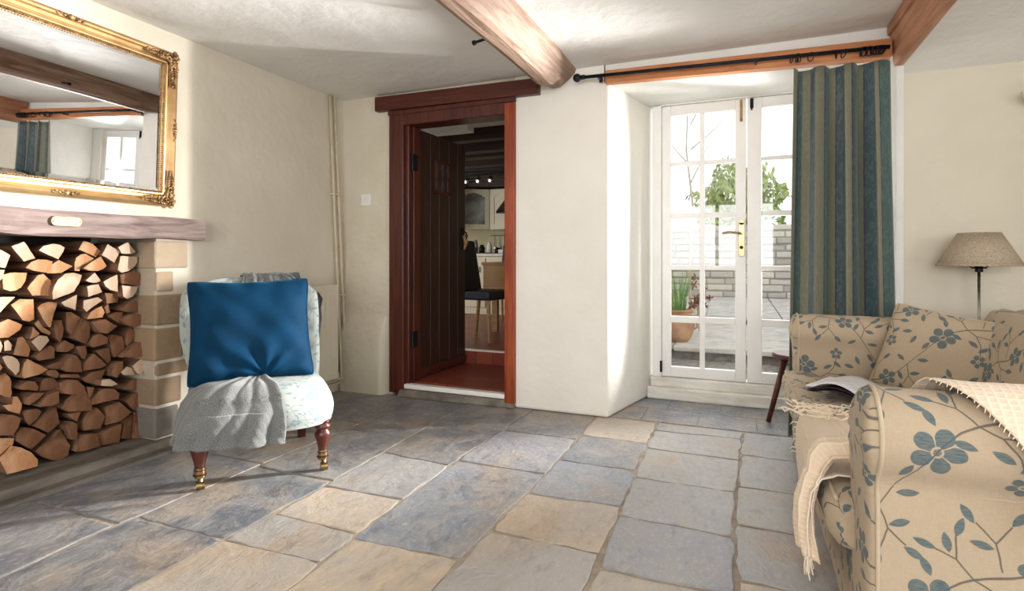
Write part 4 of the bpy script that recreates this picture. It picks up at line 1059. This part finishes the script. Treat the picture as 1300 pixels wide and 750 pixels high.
# ================================================================== LAMP
lp = root('standing_lamp', (1.057,3.30,0), 0, 'slim metal standing lamp with cone-shaped linen shade behind the sofa', 'lamp')
b = MB(); b.tube([(1.057,3.30,.02),(1.057,3.30,1.0)], .006, 10); b.build('pole', 'chrome', lp, smooth=True)
b = MB(); b.lathe([(.09,0),(.09,.012),(.03,.022),(.008,.04)], (1.057,3.30,0), 28); b.build('base', 'iron', lp, smooth=True)
b = MB(); b.lathe([(.164,.966),(.081,1.122)], (1.057,3.30,0), 48, caps=False); b.lathe([(.1655,.964),(.1655,.972),(.163,.974)], (1.057,3.30,0), 48, caps=False); b.build('lamp_shade', 'shade', lp, smooth=True, solid=.003)
b = MB(); b.tube([(1.057,3.30,.935),(1.057,3.30,.985)], .016, 12); b.torus((1.057,3.30,.955), .026, .004, 18, 6); b.tube([(1.03,3.30,.955),(.99,3.30,.99)], .003, 6); b.tube([(1.083,3.30,.955),(1.12,3.30,.99)], .003, 6); b.build('lamp_holder', 'iron', lp)
b = MB(); b.lathe([(.012,.985),(.026,1.02),(.03,1.05),(.02,1.08),(.0,1.088)], (1.057,3.30,0), 16); b.build('bulb', 'plastic', lp, smooth=True)
wl = root('wall_light', (1.335,3.40,1.70), 0, 'white plaster uplighter bowl fixed high on the right-hand wall', 'light')
b = MB(); b.lathe([(.0,-.03),(.03,-.026),(.062,-.006),(.082,.03),(.086,.036),(.078,.034),(.055,.0),(.0,-.018)], (1.335,3.385,1.765), 28); b.build('bowl', 'plastic', wl, smooth=True)
b = MB(); b.box(1.315,1.355,3.45,3.48,1.73,1.79); b.tube([(1.335,3.47,1.76),(1.335,3.43,1.75),(1.335,3.40,1.745)], .010, 8); b.build('wall_bracket', 'plastic', wl, bevel=.003)
b = MB(); q = onY(630,70,2.3); b.tube([(-1.17,2.50,2.10),(-1.235,2.50,2.09)], .007, 6); b.tube([(-1.235,2.50,2.09),(-1.25,2.50,2.088)], .012, 6); tag(b.build('iron_peg', 'iron'), 'small black iron peg sticking out of the oak ceiling beam', 'peg')
# ================================================================== SOFA
AX = .265           # plane of the arm fronts
sofa = root('sofa', (.8, 2.3, 0), 0, 'two-seat rolled-arm sofa in beige linen printed with blue-grey flowers', 'sofa')
def arm(y0, y1, sgn, uo, vo, BX=1.30):
    """closed section in (y,z); sgn=-1 outer side faces -Y"""
    w = y1-y0; yc = (y0+y1)/2
    pts = []   # from outer bottom, up, over, down inner
    outer = y0 if sgn < 0 else y1; k = -1 if sgn < 0 else 1; inner = y1 if sgn < 0 else y0
    pts.append((outer-k*.006, .03)); pts.append((outer-k*.006, .30)); pts.append((outer-k*.006, .47)); 
    pts.append((outer-k*.010, .512)); pts.append((outer-k*.014, .528)); pts.append((outer-k*.004, .538))
    rr_ = .098; cz = .622; cy = outer+k*.034-k*rr_
    for i in range(15):
        a = -50+i*(230)/14      # degrees from horizontal-outwards
        pts.append((cy+k*rr_*cos(R(a)), cz+rr_*sin(R(a))*1.0))
    pts.append((inner, .56)); pts.append((inner, .44)); pts.append((inner, .05))
    # resample
    seg = [0]
    for a, c in zip(pts, pts[1:]): seg.append(seg[-1]+sqrt((a[0]-c[0])**2+(a[1]-c[1])**2))
    tot = seg[-1]; N = 90
    def at(s):
        s *= tot
        for i in range(len(seg)-1):
            if s <= seg[i+1]+1e-9:
                f = (s-seg[i])/max(1e-9, seg[i+1]-seg[i]); return (pts[i][0]+(pts[i+1][0]-pts[i][0])*f, pts[i][1]+(pts[i+1][1]-pts[i][1])*f)
        return pts[-1]
    P_ = [at(i/N) for i in range(N+1)]
    for _ in range(1): P_ = [P_[0]]+[((P_[i-1][0]+2*P_[i][0]+P_[i+1][0])/4, (P_[i-1][1]+2*P_[i][1]+P_[i+1][1])/4) for i in range(1, N)]+[P_[-1]]
    r_ = root('tmp', (0,0,0)); bpy.data.objects.remove(r_)
    b = MB()
    def fn(u, v):
        i = min(int(round(v*N)), N); y, z = P_[i]; x = AX+.006+u*(BX-AX)
        pil = .0025*fbm(x*8, z*9+y*5, 3)
        roll = 0   # slight gather towards the front
        y2 = cy+(y-cy)*(1-roll*3) if z > .53 else y; z2 = cz+(z-cz)*(1-roll*3) if z > .53 else z
        return ((x, y2+pil*k, z2+pil), (x*1.0+uo, (v*tot)+vo))
    b.grid(fn, 90, N, flip=(sgn < 0))
    # front face
    c0 = (sum(p[0] for p in P_)/len(P_), .4)
    n = len(P_); vs = []; us = []; fs = []
    rings = [(1.0, .006), (.985, -.003), (.94, -.011), (.8, -.016), (.5, -.018)]
    for s_, dx in rings:
        for (y, z) in P_:
            cyy, czz = (cy, cz) if z > .53 else (yc, z)
            yy = cyy+(y-cyy)*s_; z2 = czz+(z-czz)*s_ if z > .53 else z
            extra = -.014*(s_ < .99)*max(0, 1-abs(z-.63)/.12)
            g = .003*sin(math.atan2(z-cz, y-cy)*18)*(1 if z > .53 else 0)*(.6 < s_ < .9)
            vs.append((AX+dx+extra+g, yy, z2)); us.append((yy*1.0+uo+.11, z2+vo))
    m = len(rings)
    for i in range(m-1):
        for j in range(n-1): fs.append((i*n+j, i*n+j+1, (i+1)*n+j+1, (i+1)*n+j))
    # close the middle by bridging mirrored points of the innermost ring
    o0 = (m-1)*n
    for j in range(n//2): 
        a, c, d, e = o0+j, o0+j+1, o0+n-2-j, o0+n-1-j
        if c < d: fs.append((a, c, d, e))
    if sgn > 0: fs = [f[::-1] for f in fs]
    b.add(vs, fs, 0, us)
    nm = b.build('arm', 'floral', sofa, smooth=True)
    # piping round the front
    b = MB(); b.tube([(AX+.002, y, z) for y, z in P_[2:-2]], .005, 6)
    b.tube([(AX+.02+i*.05, outer-k*.011, .527+.003*sin(i*1.3)) for i in range(20)], .0022, 6)
    b.build('piping', 'piping', nm, smooth=True)
    return nm
arm(1.36, 1.585, -1, .03, .155)
arm(3.085, 3.222, 1, .10, .02)
# base / front rail
b = MB()
def basef(u, v):
    y = 1.585+u*1.5; z = .05+v*.27
    return ((AX-.002+.004*fbm(y*6, z*9), y, z), (y+.07, z+.21))
b.grid(basef, 60, 12, flip=False); b.box(AX+.01, 1.25, 1.59, 3.08, .05, .30); b.build('front_border', 'floral', sofa, smooth=False)
# seat cushion (T front)
def cushion_box(x0, x1, y0, y1, z0, z1, puff, uo, vo, r=.045, nx=56, ny=60, flare=None):
    b = MB()
    def top(u, v, s):
        x = x0+u*(x1-x0); y = y0+v*(y1-y0)
        e = (1-abs(2*u-1)**5)*(1-abs(2*v-1)**5); h = (z1-z0)/2; zc = (z0+z1)/2
        # rounded edge
        du = min(u, 1-u)*(x1-x0); dv = min(v, 1-v)*(y1-y0); d = min(du, dv)
        rr_ = 1 if d > r else sqrt(max(0, 1-((r-d)/r)**2))
        hz = (h-r*.7)+r*.7*rr_+puff*e
        return (x, y, zc+s*hz+.003*fbm(x*9, y*7, 1)*e)
    b.grid(lambda u, v: (top(u, v, 1), (u*(x1-x0)+uo, v*(y1-y0)+vo)), nx, ny)
    b.grid(lambda u, v: (top(u, v, -1), (u*(x1-x0)+uo, v*(y1-y0)+vo)), nx, ny, flip=True)
    # sides
    def side(f0, f1, length, uu):
        def g(u, v):
            a = top(*f0(u), 1); c = top(*f0(u), -1); q = sin(v*pi)*.012
            p = [a[k]+(c[k]-a[k])*v for k in range(3)]; p[f1[0]] += f1[1]*q; return (tuple(p), (u*length+uo, v*(z1-z0)+vo+.1))
        return g
    b.grid(side(lambda u: (0, u), (0,-1), y1-y0, 0), ny, 8, flip=True); b.grid(side(lambda u: (1, u), (0,1), y1-y0, 0), ny, 8)
    b.grid(side(lambda u: (u, 0), (1,-1), x1-x0, 0), nx, 8); b.grid(side(lambda u: (u, 1), (1,1), x1-x0, 0), nx, 8, flip=True)
    return b, top
b, topf = cushion_box(AX-.01, 1.0, 1.592, 3.078, .29, .425, .012, .12, .04)
sc = b.build('seat_cushion', 'floral', sofa, smooth=True)
# rounded front lip reaching in front of the arms
b = MB()
prof = [(AX+.06,.432),(AX+.02,.436),(AX-.025,.435),(AX-.05,.425),(AX-.066,.405),(AX-.072,.375),(AX-.066,.335),(AX-.045,.305),(AX-.02,.295),(AX+.04,.295)]
def lip(u, v):
    k = v*(len(prof)-1); i = min(int(k), len(prof)-2); f = k-i; x = prof[i][0]+(prof[i+1][0]-prof[i][0])*f; z = prof[i][1]+(prof[i+1][1]-prof[i][1])*f
    y = 1.50+u*(3.16-1.50); e = 1-max(0, abs(2*u-1)-.95)/.05*.35; x = AX+(x-AX)*e if x < AX else x
    return ((x+.004*fbm(y*5, z*6), y, .365+(z-.365)*(1 if e > .9 else e)), (v*.30+.05, y+.04))
b.grid(lip, 70, 18, flip=True)
for u in (0,1):
    pts = [lip(u, v/18)[0] for v in range(19)]
    b.add(pts, [tuple(range(19)) if u else tuple(range(18,-1,-1))], 0, [(p[0], p[2]) for p in pts])
b.build('seat_front', 'floral', sofa, smooth=True)
b = MB(); b.tube([(AX-.052, 1.52+i*.054, .424) for i in range(31)], .005, 6); b.build('piping', 'piping', sc, smooth=True)
# back
b = MB()
def backf(u, v):
    y = 1.40+u*1.80; pf = [(.93,.40),(.95,.50),(1.0,.62),(1.05,.74),(1.09,.79),(1.14,.81),(1.20,.79),(1.24,.72),(1.26,.4),(1.26,.05)]
    k = v*(len(pf)-1); i = min(int(k), len(pf)-2); f = k-i
    return ((pf[i][0]+(pf[i+1][0]-pf[i][0])*f+.006*fbm(y*5, v*4), y, pf[i][1]+(pf[i+1][1]-pf[i][1])*f-.06*(abs(2*u-1)**4)*(1 if .2 < v < .9 else 0)), (v*1.3+.3, y+.1))
b.grid(backf, 60, 40, flip=True); b.build('back', 'floral', sofa, smooth=True)
# back cushion
def pillow(w, h, d, nu=48, nv=48, pinch=.10, uo=0, vo=0, wr=.004, seed=0, pw=.42):
    """local: x width, z height, y thickness; front faces -y"""
    b = MB()
    def s(u, v, sg):
        U, V = 2*u-1, 2*v-1
        th = (max(0, 1-abs(U)**2.6)*max(0, 1-abs(V)**2.6))**pw
        x = U*w/2*(1-pinch*(1-abs(V)**2)*(abs(U)**3)); z = V*h/2*(1-pinch*(1-abs(U)**2)*(abs(V)**3))
        cr = 1-.032*max(0, (abs(U*V)-.72)/.28)**2; x *= cr; z *= cr
        y = -sg*(d/2*th + wr*fbm(U*1.5, V*1.7, seed)*th + wr*.8*sin(U*3+V*12+seed)*th*abs(U)**4 + wr*sin(U*13+2*V+seed)*th*abs(V)**5 + wr*.8*sin(math.atan2(V+1.0,U-.2)*9)*th*max(0,-V)**1.5)
        return ((x, y, z), (U*w/2+uo, V*h/2+vo))
    b.grid(lambda u, v: s(u, v, 1), nu, nv); b.grid(lambda u, v: s(u, v, -1), nu, nv, flip=True)
    rim = [s(u/nu, 0, 1)[0] for u in range(nu)]+[s(1, v/nv, 1)[0] for v in range(nv)]+[s(1-u/nu, 1, 1)[0] for u in range(nu)]+[s(0, 1-v/nv, 1)[0] for v in range(nv)]
    return b, rim+rim[:1]
def place(b, Mx): b.v = [tuple(Mx @ Vector(q)) for q in b.v]; return b
def TM(loc, rx, ry, rz): return Matrix.Translation(loc) @ Matrix.Rotation(R(rz),4,'Z') @ Matrix.Rotation(R(ry),4,'Y') @ Matrix.Rotation(R(rx),4,'X')
# back cushion standing against the back, faces -X
for (yc, wdt) in ((2.71,.74),(1.95,.76)):
    Mx = TM((1.01, yc, .575), -14, 0, -90)
    b, rim = pillow(wdt, .42, .19, 40, 34, .03, .1, .3*yc, .003, 2, .28); place(b, Mx); bc = b.build('back_cushion', 'floral', sofa, smooth=True)
    b = MB(); b.tube([tuple(Mx @ Vector(q)) for q in rim], .005, 6); b.build('piping', 'piping', bc)
# scatter cushion leaning in the far corner
SCM = TM((.785, 2.915, .575), -20, 9, -36)
cq = root('scatter_cushion', (.765,2.9,.43), 0, 'square floral cushion matching the sofa, propped in its far corner', 'cushion')
b, rim = pillow(.43, .40, .12, 56, 56, .05, .04, .02, .004, 4); place(b, SCM); b.build('cover', 'floral', cq, smooth=True)
b = MB(); b.tube([tuple(SCM @ Vector(q)) for q in rim], .0045, 6); b.build('piping', 'piping', cq, smooth=True)
# ------------------------------------------------------------------ magazine
mg = root('magazine', (.48,2.62,.45), R(0), 'open glossy magazine lying face up on the sofa seat', 'magazine')
def page(b, x0, w, h, lift, sgn, n=16, mi=0, off=0):
    def f(u, v):
        x = sgn*u*w; z = .447+off+lift*sin(min(1, u*1.15)*pi*.8)*(1-.25*v)+.012*u*0
        q = Matrix.Rotation(R(-24),3,'Z') @ Vector((x, (v-.5)*h, 0))
        return ((.50+q.x, 2.56+q.y, z), (u, v))
    b.grid(f, n, 6, mi, flip=(sgn < 0))
b = MB(); page(b, 0, .215, .29, .055, -1, off=.008); page(b, 0, .215, .29, .030, 1, off=.006); b.build('pages', 'page', mg, smooth=True, solid=.003)
b = MB(); page(b, 0, .212, .288, .032, -1, off=.002); page(b, 0, .212, .288, .012, 1, off=.002); page(b, 0, .21, .286, .042, -1, off=.003); b.build('under_pages', 'cover', mg, smooth=True, solid=.003)
# ------------------------------------------------------------------ cream waffle throw
th = root('waffle_throw', (.6,1.8,.45), 0, 'cream waffle blanket with fringe hanging over the near sofa arm and seat', 'throw')
b = MB()
# over the near arm : along X from .50 to 1.2, path over the roll
cyA = 1.36-.034+.098; 
def over(u, v):
    # v: 0 outer hang -> 1 inner seat ; u along x
    path = [(1.305,.48),(1.302,.56)]+[(cyA-.118*cos(R(a)), .622+.118*sin(R(a))) for a in range(-10, 181, 19)]+[(1.60,.56),(1.62,.46),(1.70,.452),(1.80,.452)]
    # outer edge runs diagonally: low at the back, up on top at the front
    x = .36+u*.9; lo = max(0, min(.45, .43-(x-.37)*2.4)); vv = lo+(1-lo)*v
    k = vv*(len(path)-1); i = min(int(k), len(path)-2); f = k-i
    y = path[i][0]+(path[i+1][0]-path[i][0])*f; z = path[i][1]+(path[i+1][1]-path[i][1])*f
    x = .36+u*.9+.02*sin(vv*5)
    return ((x, y+.003*fbm(x*14, vv*9), z+.004+.004*fbm(x*11, vv*12, 2)), (x, vv*.72))
b.grid(over, 60, 60)
# over the seat and down the front
def drape(u, v):
    # u: along Y (0 near arm, 1 far edge); v: 0 at back of seat -> 1 hanging hem
    path = [(.95,.462),(.70,.462),(.45,.458),(.28,.456),(.23,.452),(.195,.437),(.180,.40),(.178,.33),(.184,.26),(.190,.19),(.195,.135)]
    hem = 1-.16*(1-u)
    k = v*hem*(len(path)-1); i = min(int(k), len(path)-2); f = k-i
    x = path[i][0]+(path[i+1][0]-path[i][0])*f; z = path[i][1]+(path[i+1][1]-path[i][1])*f
    drop = max(0, v-.5)*2
    y = 1.60+u*(.60-.20*drop) 
    fold = .022*drop*max(0, 1-u*1.6)*sin(u*26+v*2)+.004*fbm(y*16, v*7)
    if v > .45: x = x-abs(fold)-.006*drop*(1-u)
    zf = 0 if v > .5 else .005*fbm(x*9, y*9)
    z += zf + .05*max(0, 1-u*3.0)*max(0, v-.4)*sin(v*9)*0
    return ((x, y, z), (y*1.0, v*1.05))
b.grid(drape, 70, 90, flip=True)
# gathered fold hanging beside the arm
def gath(u, v):
    path = [(.45,.50),(.30,.505),(.225,.485),(.19,.43),(.172,.36),(.170,.29),(.178,.225)]
    k = v*(len(path)-1); i = min(int(k), len(path)-2); f = k-i
    x = path[i][0]+(path[i+1][0]-path[i][0])*f; z = path[i][1]+(path[i+1][1]-path[i][1])*f
    w = .16-.05*sin(v*pi); y = 1.585+u*w+.03*v*sin(v*3)
    bul = .028*sin(u*pi)+.010*sin(u*19+v*4)
    return ((x-bul*(.35 if v < .3 else 1), y, z+(bul if v < .45 else 0)), (y, v*.5+.2))
b.grid(gath, 40, 50, flip=True)
b.build('cloth', 'waffle', th, smooth=True, solid=.004)
b = MB(); r_ = random.Random(6)
for k in range(34):      # hem fringe
    u = k/33; p = drape(u, 1)[0]; L_ = r_.uniform(.03,.065); dx, dy = r_.uniform(-.012,.006), r_.uniform(-.015,.015)
    b.tube([(p[0]-.002,p[1],p[2]+.004),(p[0]+dx*.5-.004,p[1]+dy*.3,p[2]-L_*.5),(p[0]+dx,p[1]+dy,max(.01,p[2]-L_))], [.0028,.0022,.0014], 5)
for k in range(40):      # fringe along the far side edge
    v = .25+k/40*.74; p = drape(1, v)[0]; L_ = r_.uniform(.02,.05); dx = r_.uniform(-.01,.01)
    b.tube([(p[0],p[1]-.003,p[2]+.003),(p[0]+dx-.004,p[1]+L_*.5,p[2]+.004-(.006 if v > .5 else 0)),(p[0]+dx*2-.004,p[1]+L_,p[2]+(.002 if v < .5 else -.02))], [.0026,.002,.0012], 5)
for k in range(70):      # tangled fringe lying on the seat
    x0, y0 = r_.uniform(.19,.52), r_.uniform(2.12,2.27); pts = [(x0, y0, .462)]; a = r_.uniform(0,6.28)
    for q in range(5):
        a += r_.uniform(-1.1,1.1); x0 += cos(a)*.022; y0 += sin(a)*.014; pts.append((x0, y0, .463+r_.uniform(0,.016)))
    b.tube(pts, .0022, 5)
for k in range(90):      # edge of the piece over the arm
    u = k/90*.6; p = over(u, 0)[0]; 
    b.tube([(p[0],p[1],p[2]),(p[0]-r_.uniform(.001,.006),p[1]-.003,p[2]-r_.uniform(.003,.009))], [.0012,.0006], 4)
tag(b.build('fringe', 'yarn', th), kind='stuff')
# ================================================================== NURSING CHAIR
CH = root('upholstered_chair', (-2.185, 2.045, 0), R(49), 'low Victorian upholstered chair on turned mahogany legs with brass casters', 'chair')
CM = WM[CH.name]
# front legs
for sx in (-1,1):
    cx, cy = sx*.255, -.238
    b = MB(); b.lathe([(.028,.060),(.020,.072),(.024,.082),(.019,.092),(.026,.125),(.036,.158),(.038,.170),(.028,.186),(.024,.192),(.036,.200),(.037,.208),(.026,.218),(.030,.224),(.034,.228),(.030,.232)], (cx,cy,0), 22)
    lg = b.build('leg', 'mahog', CH, smooth=True, local=True)
    b = MB(); b.lathe([(.022,.048),(.024,.060),(.022,.092),(.020,.094)], (cx,cy,0), 16); b.tube([(cx,cy,.05),(cx+.004,cy-.012,.04),(cx+.004,cy-.022,.024)], [.012,.010,.008], 8)
    b.tube([(cx-.012,cy-.018,.019),(cx+.020,cy-.018,.019)], .019, 16)
    b.build('caster', 'brass', lg, smooth=True, auto=40, local=True)
for sx in (-1,1):
    b = MB(); n = 8
    pts = [(sx*.20, .20, .24), (sx*.205, .225, .17), (sx*.21, .265, .10), (sx*.215, .315, .0)]
    for p, q in zip(pts, pts[1:]):
        w = .020; b.hexa([(q[0]-w,q[1]-w,q[2]),(q[0]+w,q[1]-w,q[2]),(q[0]+w,q[1]+w,q[2]),(q[0]-w,q[1]+w,q[2])], [(p[0]-w*1.15,p[1]-w*1.15,p[2]),(p[0]+w*1.15,p[1]-w*1.15,p[2]),(p[0]+w*1.15,p[1]+w*1.15,p[2]),(p[0]-w*1.15,p[1]+w*1.15,p[2])])
    b.build('leg', 'mahog', CH, bevel=.003, local=True)
# seat: plan superellipse, s 0..1 top centre->edge, 1..2 side
def seat(a, s, off=0.0, sag=0):
    ca, sa = cos(a), sin(a)
    ax, ay = .315, .315
    k = (abs(ca)**3.4+abs(sa)**3.4)**(-1/3.4)
    if s <= 1:
        r = (s**.85)*.93; z = .400+.020*(1-s*s)-.03*max(0, s-.7)/.3*max(0, s-.7)/.3
    else:
        f = s-1; z = .370-f*.145; r = .93+.10*sin(min(1, f*1.05)*pi*.75)*1.0
    hang = max(0, s-1.0)
    x = ax*k*ca*r; y = ay*k*sa*r-.01; 
    l = sqrt(ca*ca+sa*sa); 
    if s <= 1: z += off; x += off*ca*max(0, s-.8)*5; y += off*sa*max(0, s-.8)*5
    else: x += off*ca; y += off*sa
    zt = .012*ca*0
    return (x, y, z)
b = MB()
b.grid(lambda u, v: (seat(u*2*pi, v*2), (v*.55*cos(u*2*pi)+.3, v*.55*sin(u*2*pi)+.3)), 64, 30)
b.lathe([(.28,.222),(.28,.235)], (0,0,0), 24)
b.build('seat', 'floral2', CH, smooth=True, local=True)
# back : curved, button-back, rounded top
def halfw(v): return .265+.055*sin(min(1, v*1.15)*pi*.62) if v < .80 else (.265+.055*sin(min(1,.80*1.15)*pi*.62))*sqrt(max(0, 1-((v-.80)/.212)**2.6))
def backp(u, v, sg, off=0):
    U = 2*u-1; w = halfw(v)*1.06
    x = U*w-.035*min(1, v*2); z = .30+v*.60
    zz = z
    yb = .215+.235*v**1.15+(-.085*U*U*(1-.3*v))
    e = max(0, 1-abs(U)**4)*(1 if v < .9 else sqrt(max(0, 1-((v-.9)/.1)**2)))
    ht = .05*e**.5
    tuft = 0
    if sg > 0:
        q1 = (U*2.5+ (0.0 if int(v*6) % 2 else .5)); tuft = .010*(cos(q1*2*pi)*cos(v*6*pi))*e
    y = yb-sg*(ht+tuft)-off
    sc_ = .006*abs(sin(U*7))*(v > .85)
    return (x, y, z-sc_)
b = MB()
b.grid(lambda u, v: (backp(u, v, 1), (u*.5+.4, v*.55)), 50, 44); b.grid(lambda u, v: (backp(u, v, -1), (u*.5+.4, v*.55)), 50, 44, flip=True)
bk = b.build('backrest', 'floral2', CH, smooth=True, local=True)
b = MB()
for v in (.35,.52,.69,.84):
    for U in (-.6,-.2,.2,.6):
        p = backp(.5+U/2, v, 1); b.ball((p[0],p[1]-.002,p[2]), (.010,.006,.010), 8, 6)
b.build('button', 'floral2', bk, local=True)
# ------------------------------------------------------------------ grey throw
T = root('wool_throw', (-2.185, 2.045, .2), R(49), 'grey wool throw draped over the chair back and the front of its seat', 'throw')
WM[T.name] = Matrix.Translation((-2.185,2.045,.2)) @ Matrix.Rotation(R(49),4,'Z')
b = MB()
A0, A1 = R(-77), R(-207)
def th_seat(u, v):
    a = A0+(A1-A0)*u; s = .12+v*2.02
    fold = .016*sin(u*27+sin(v*3)*2.0)+.009*sin(u*11+1+v*2)+.006*fbm(u*20, v*8)
    hang = max(0, s-1.15)
    p = seat(a, min(s, 2.0), .010+abs(fold)*(.45+min(1.2, hang*1.3))+ .012*hang)
    z = p[2]
    if s > 1.35: z = .32-(s-1.35)*.175+.012*sin(u*5)
    # hem hangs below the seat, fuller at the left corner
    cor = math.exp(-((a-R(-135))/R(26))**2)
    x = p[0]+cos(a)*cor*.030*hang; y = p[1]+sin(a)*cor*.030*hang
    return ((x, y, z), (u*1.1, v*.75))
b.grid(th_seat, 130, 60, flip=False)
# piece rising from the seat over the back
def th_back(u, v):
    # v 0 seat -> .72 top of back -> 1 hanging behind
    if v < .72:
        vv = v/.72; U = .40+u*.52+(.06*(1-vv)*-1); p = backp(min(.97, U), .12+vv*.86, 1, .012+.004*sin(u*38)); pl_ = .010*abs(sin(u*24+vv*2))
        z = p[2]+(.022 if vv > .97 else 0)+.010*max(0, vv-.9)*10*abs(sin(u*24)); return ((p[0], p[1]-pl_, z), (u*.5, v))
    vv = (v-.72)/.28; U = .40+u*.52; p1 = backp(min(.97, U), .98, 1, .012); p2 = backp(min(.97, U), .98-.5*vv, -1, -.016)
    arc = min(1, vv*4); pl_ = .010*abs(sin(u*24)); 
    z = p1[2]+.024+pl_ if vv < .12 else p2[2]+.01
    return ((p2[0], p1[1]+(p2[1]-p1[1])*arc+pl_*.5, z), (u*.5, v))
b.grid(th_back, 90, 60, flip=False)
b.v = [tuple(CM @ Vector(q)) for q in b.v]
b.build('cloth', 'tweed', T, smooth=True, solid=.005)
# strap-like end hanging down beside the back
b = MB()
sp_ = [(.245,.36,.805),(.300,.37,.802),(.322,.36,.765),(.308,.34,.715),(.312,.33,.655),(.300,.31,.575),(.292,.30,.50)]
vs = []
for i, p in enumerate(sp_):
    w_ = .018; vs += [(p[0]-w_*.7, p[1]-w_, p[2]), (p[0]+w_*.7, p[1]+w_, p[2])]
b.add(vs, [(2*i, 2*i+1, 2*i+3, 2*i+2) for i in range(len(sp_)-1)])
b.v = [tuple(CM @ Vector(q)) for q in b.v]
o = b.build('hanging_end', noisy('dark_wool', srgb(44,44,48), srgb(70,70,76), 60, .95, .3, 200), T, smooth=True, solid=.006)
# ------------------------------------------------------------------ velvet cushion
VM = CM @ TM((-.045, .03, .65), -20, -1, 1)
vc = root('velvet_cushion', (-2.2,2.08,.4), 0, 'deep teal-blue velvet square cushion propped upright on the low chair', 'cushion')
b, rim = pillow(.56, .515, .22, 90, 90, .075, 0, 0, .017, 5, .47); place(b, VM); b.build('cover', 'velvet', vc, smooth=True)
b = MB(); b.tube([tuple(VM @ Vector(q)) for q in rim], .005, 6); b.build('piping', 'velvet', vc, smooth=True)
# ================================================================== LIGHT
def area(name, loc, rot, sx, sy, power, color=(1,1,1), spread=180):
    l = bpy.data.lights.new(name, 'AREA'); l.shape = 'RECTANGLE'; l.size = sx; l.size_y = sy; l.energy = power; l.color = color; l.spread = R(spread)
    o = bpy.data.objects.new(name, l); COL.objects.link(o); o.location = loc; o.rotation_euler = rot; return o
w = bpy.data.worlds.new('world'); SC.world = w; w.use_nodes = True
w.node_tree.nodes['Background'].inputs[0].default_value = (.93,.97,1,1); w.node_tree.nodes['Background'].inputs[1].default_value = 1.5
# lamps outside the french doors, low on the garden side
def aim(loc, to): return (Vector(to)-Vector(loc)).to_track_quat('-Z', 'Y').to_euler()
area('door_key_strip', (.71,4.32,1.30), aim((.71,4.32,1.30), (-2.82,.75,1.02)), .09, 1.0, 110, (1,.98,.95), 58)  # added narrow strip lamp that throws the pier edge onto the left wall
area('door_daylight', (0,4.7,1.5), (R(-90),0,0), 1.6, 2.2, 22, (.95,.98,1))
area('rear_fill_light', (.1,-2.95,1.42), (R(90),0,0), 2.9, 1.2, 135, (.98,.985,1))  # added soft fill from behind the camera, outside the made-up rear opening
area('side_fill_light', (2.45,.2,1.4), (0,R(90),0), 1.2, 2.7, 48, (.98,.985,1))  # added fill from the right, outside the made-up side opening
area('kitchen_fill_light', (-4.8,5.2,1.5), aim((-4.8,5.2,1.5),(-3.2,7.3,1.2)), .8, .9, 22, (1,.97,.9))  # added fill lamp inside the kitchen, no window built there
vs_ = SC.view_settings; vs_.view_transform = 'Standard'; vs_.look = 'None'; vs_.exposure = 0; vs_.gamma = 1; vs_.use_curve_mapping = False
SC.render.film_transparent = False
SC.cycles.max_bounces = 10; SC.cycles.diffuse_bounces = 5; SC.cycles.transparent_max_bounces = 12
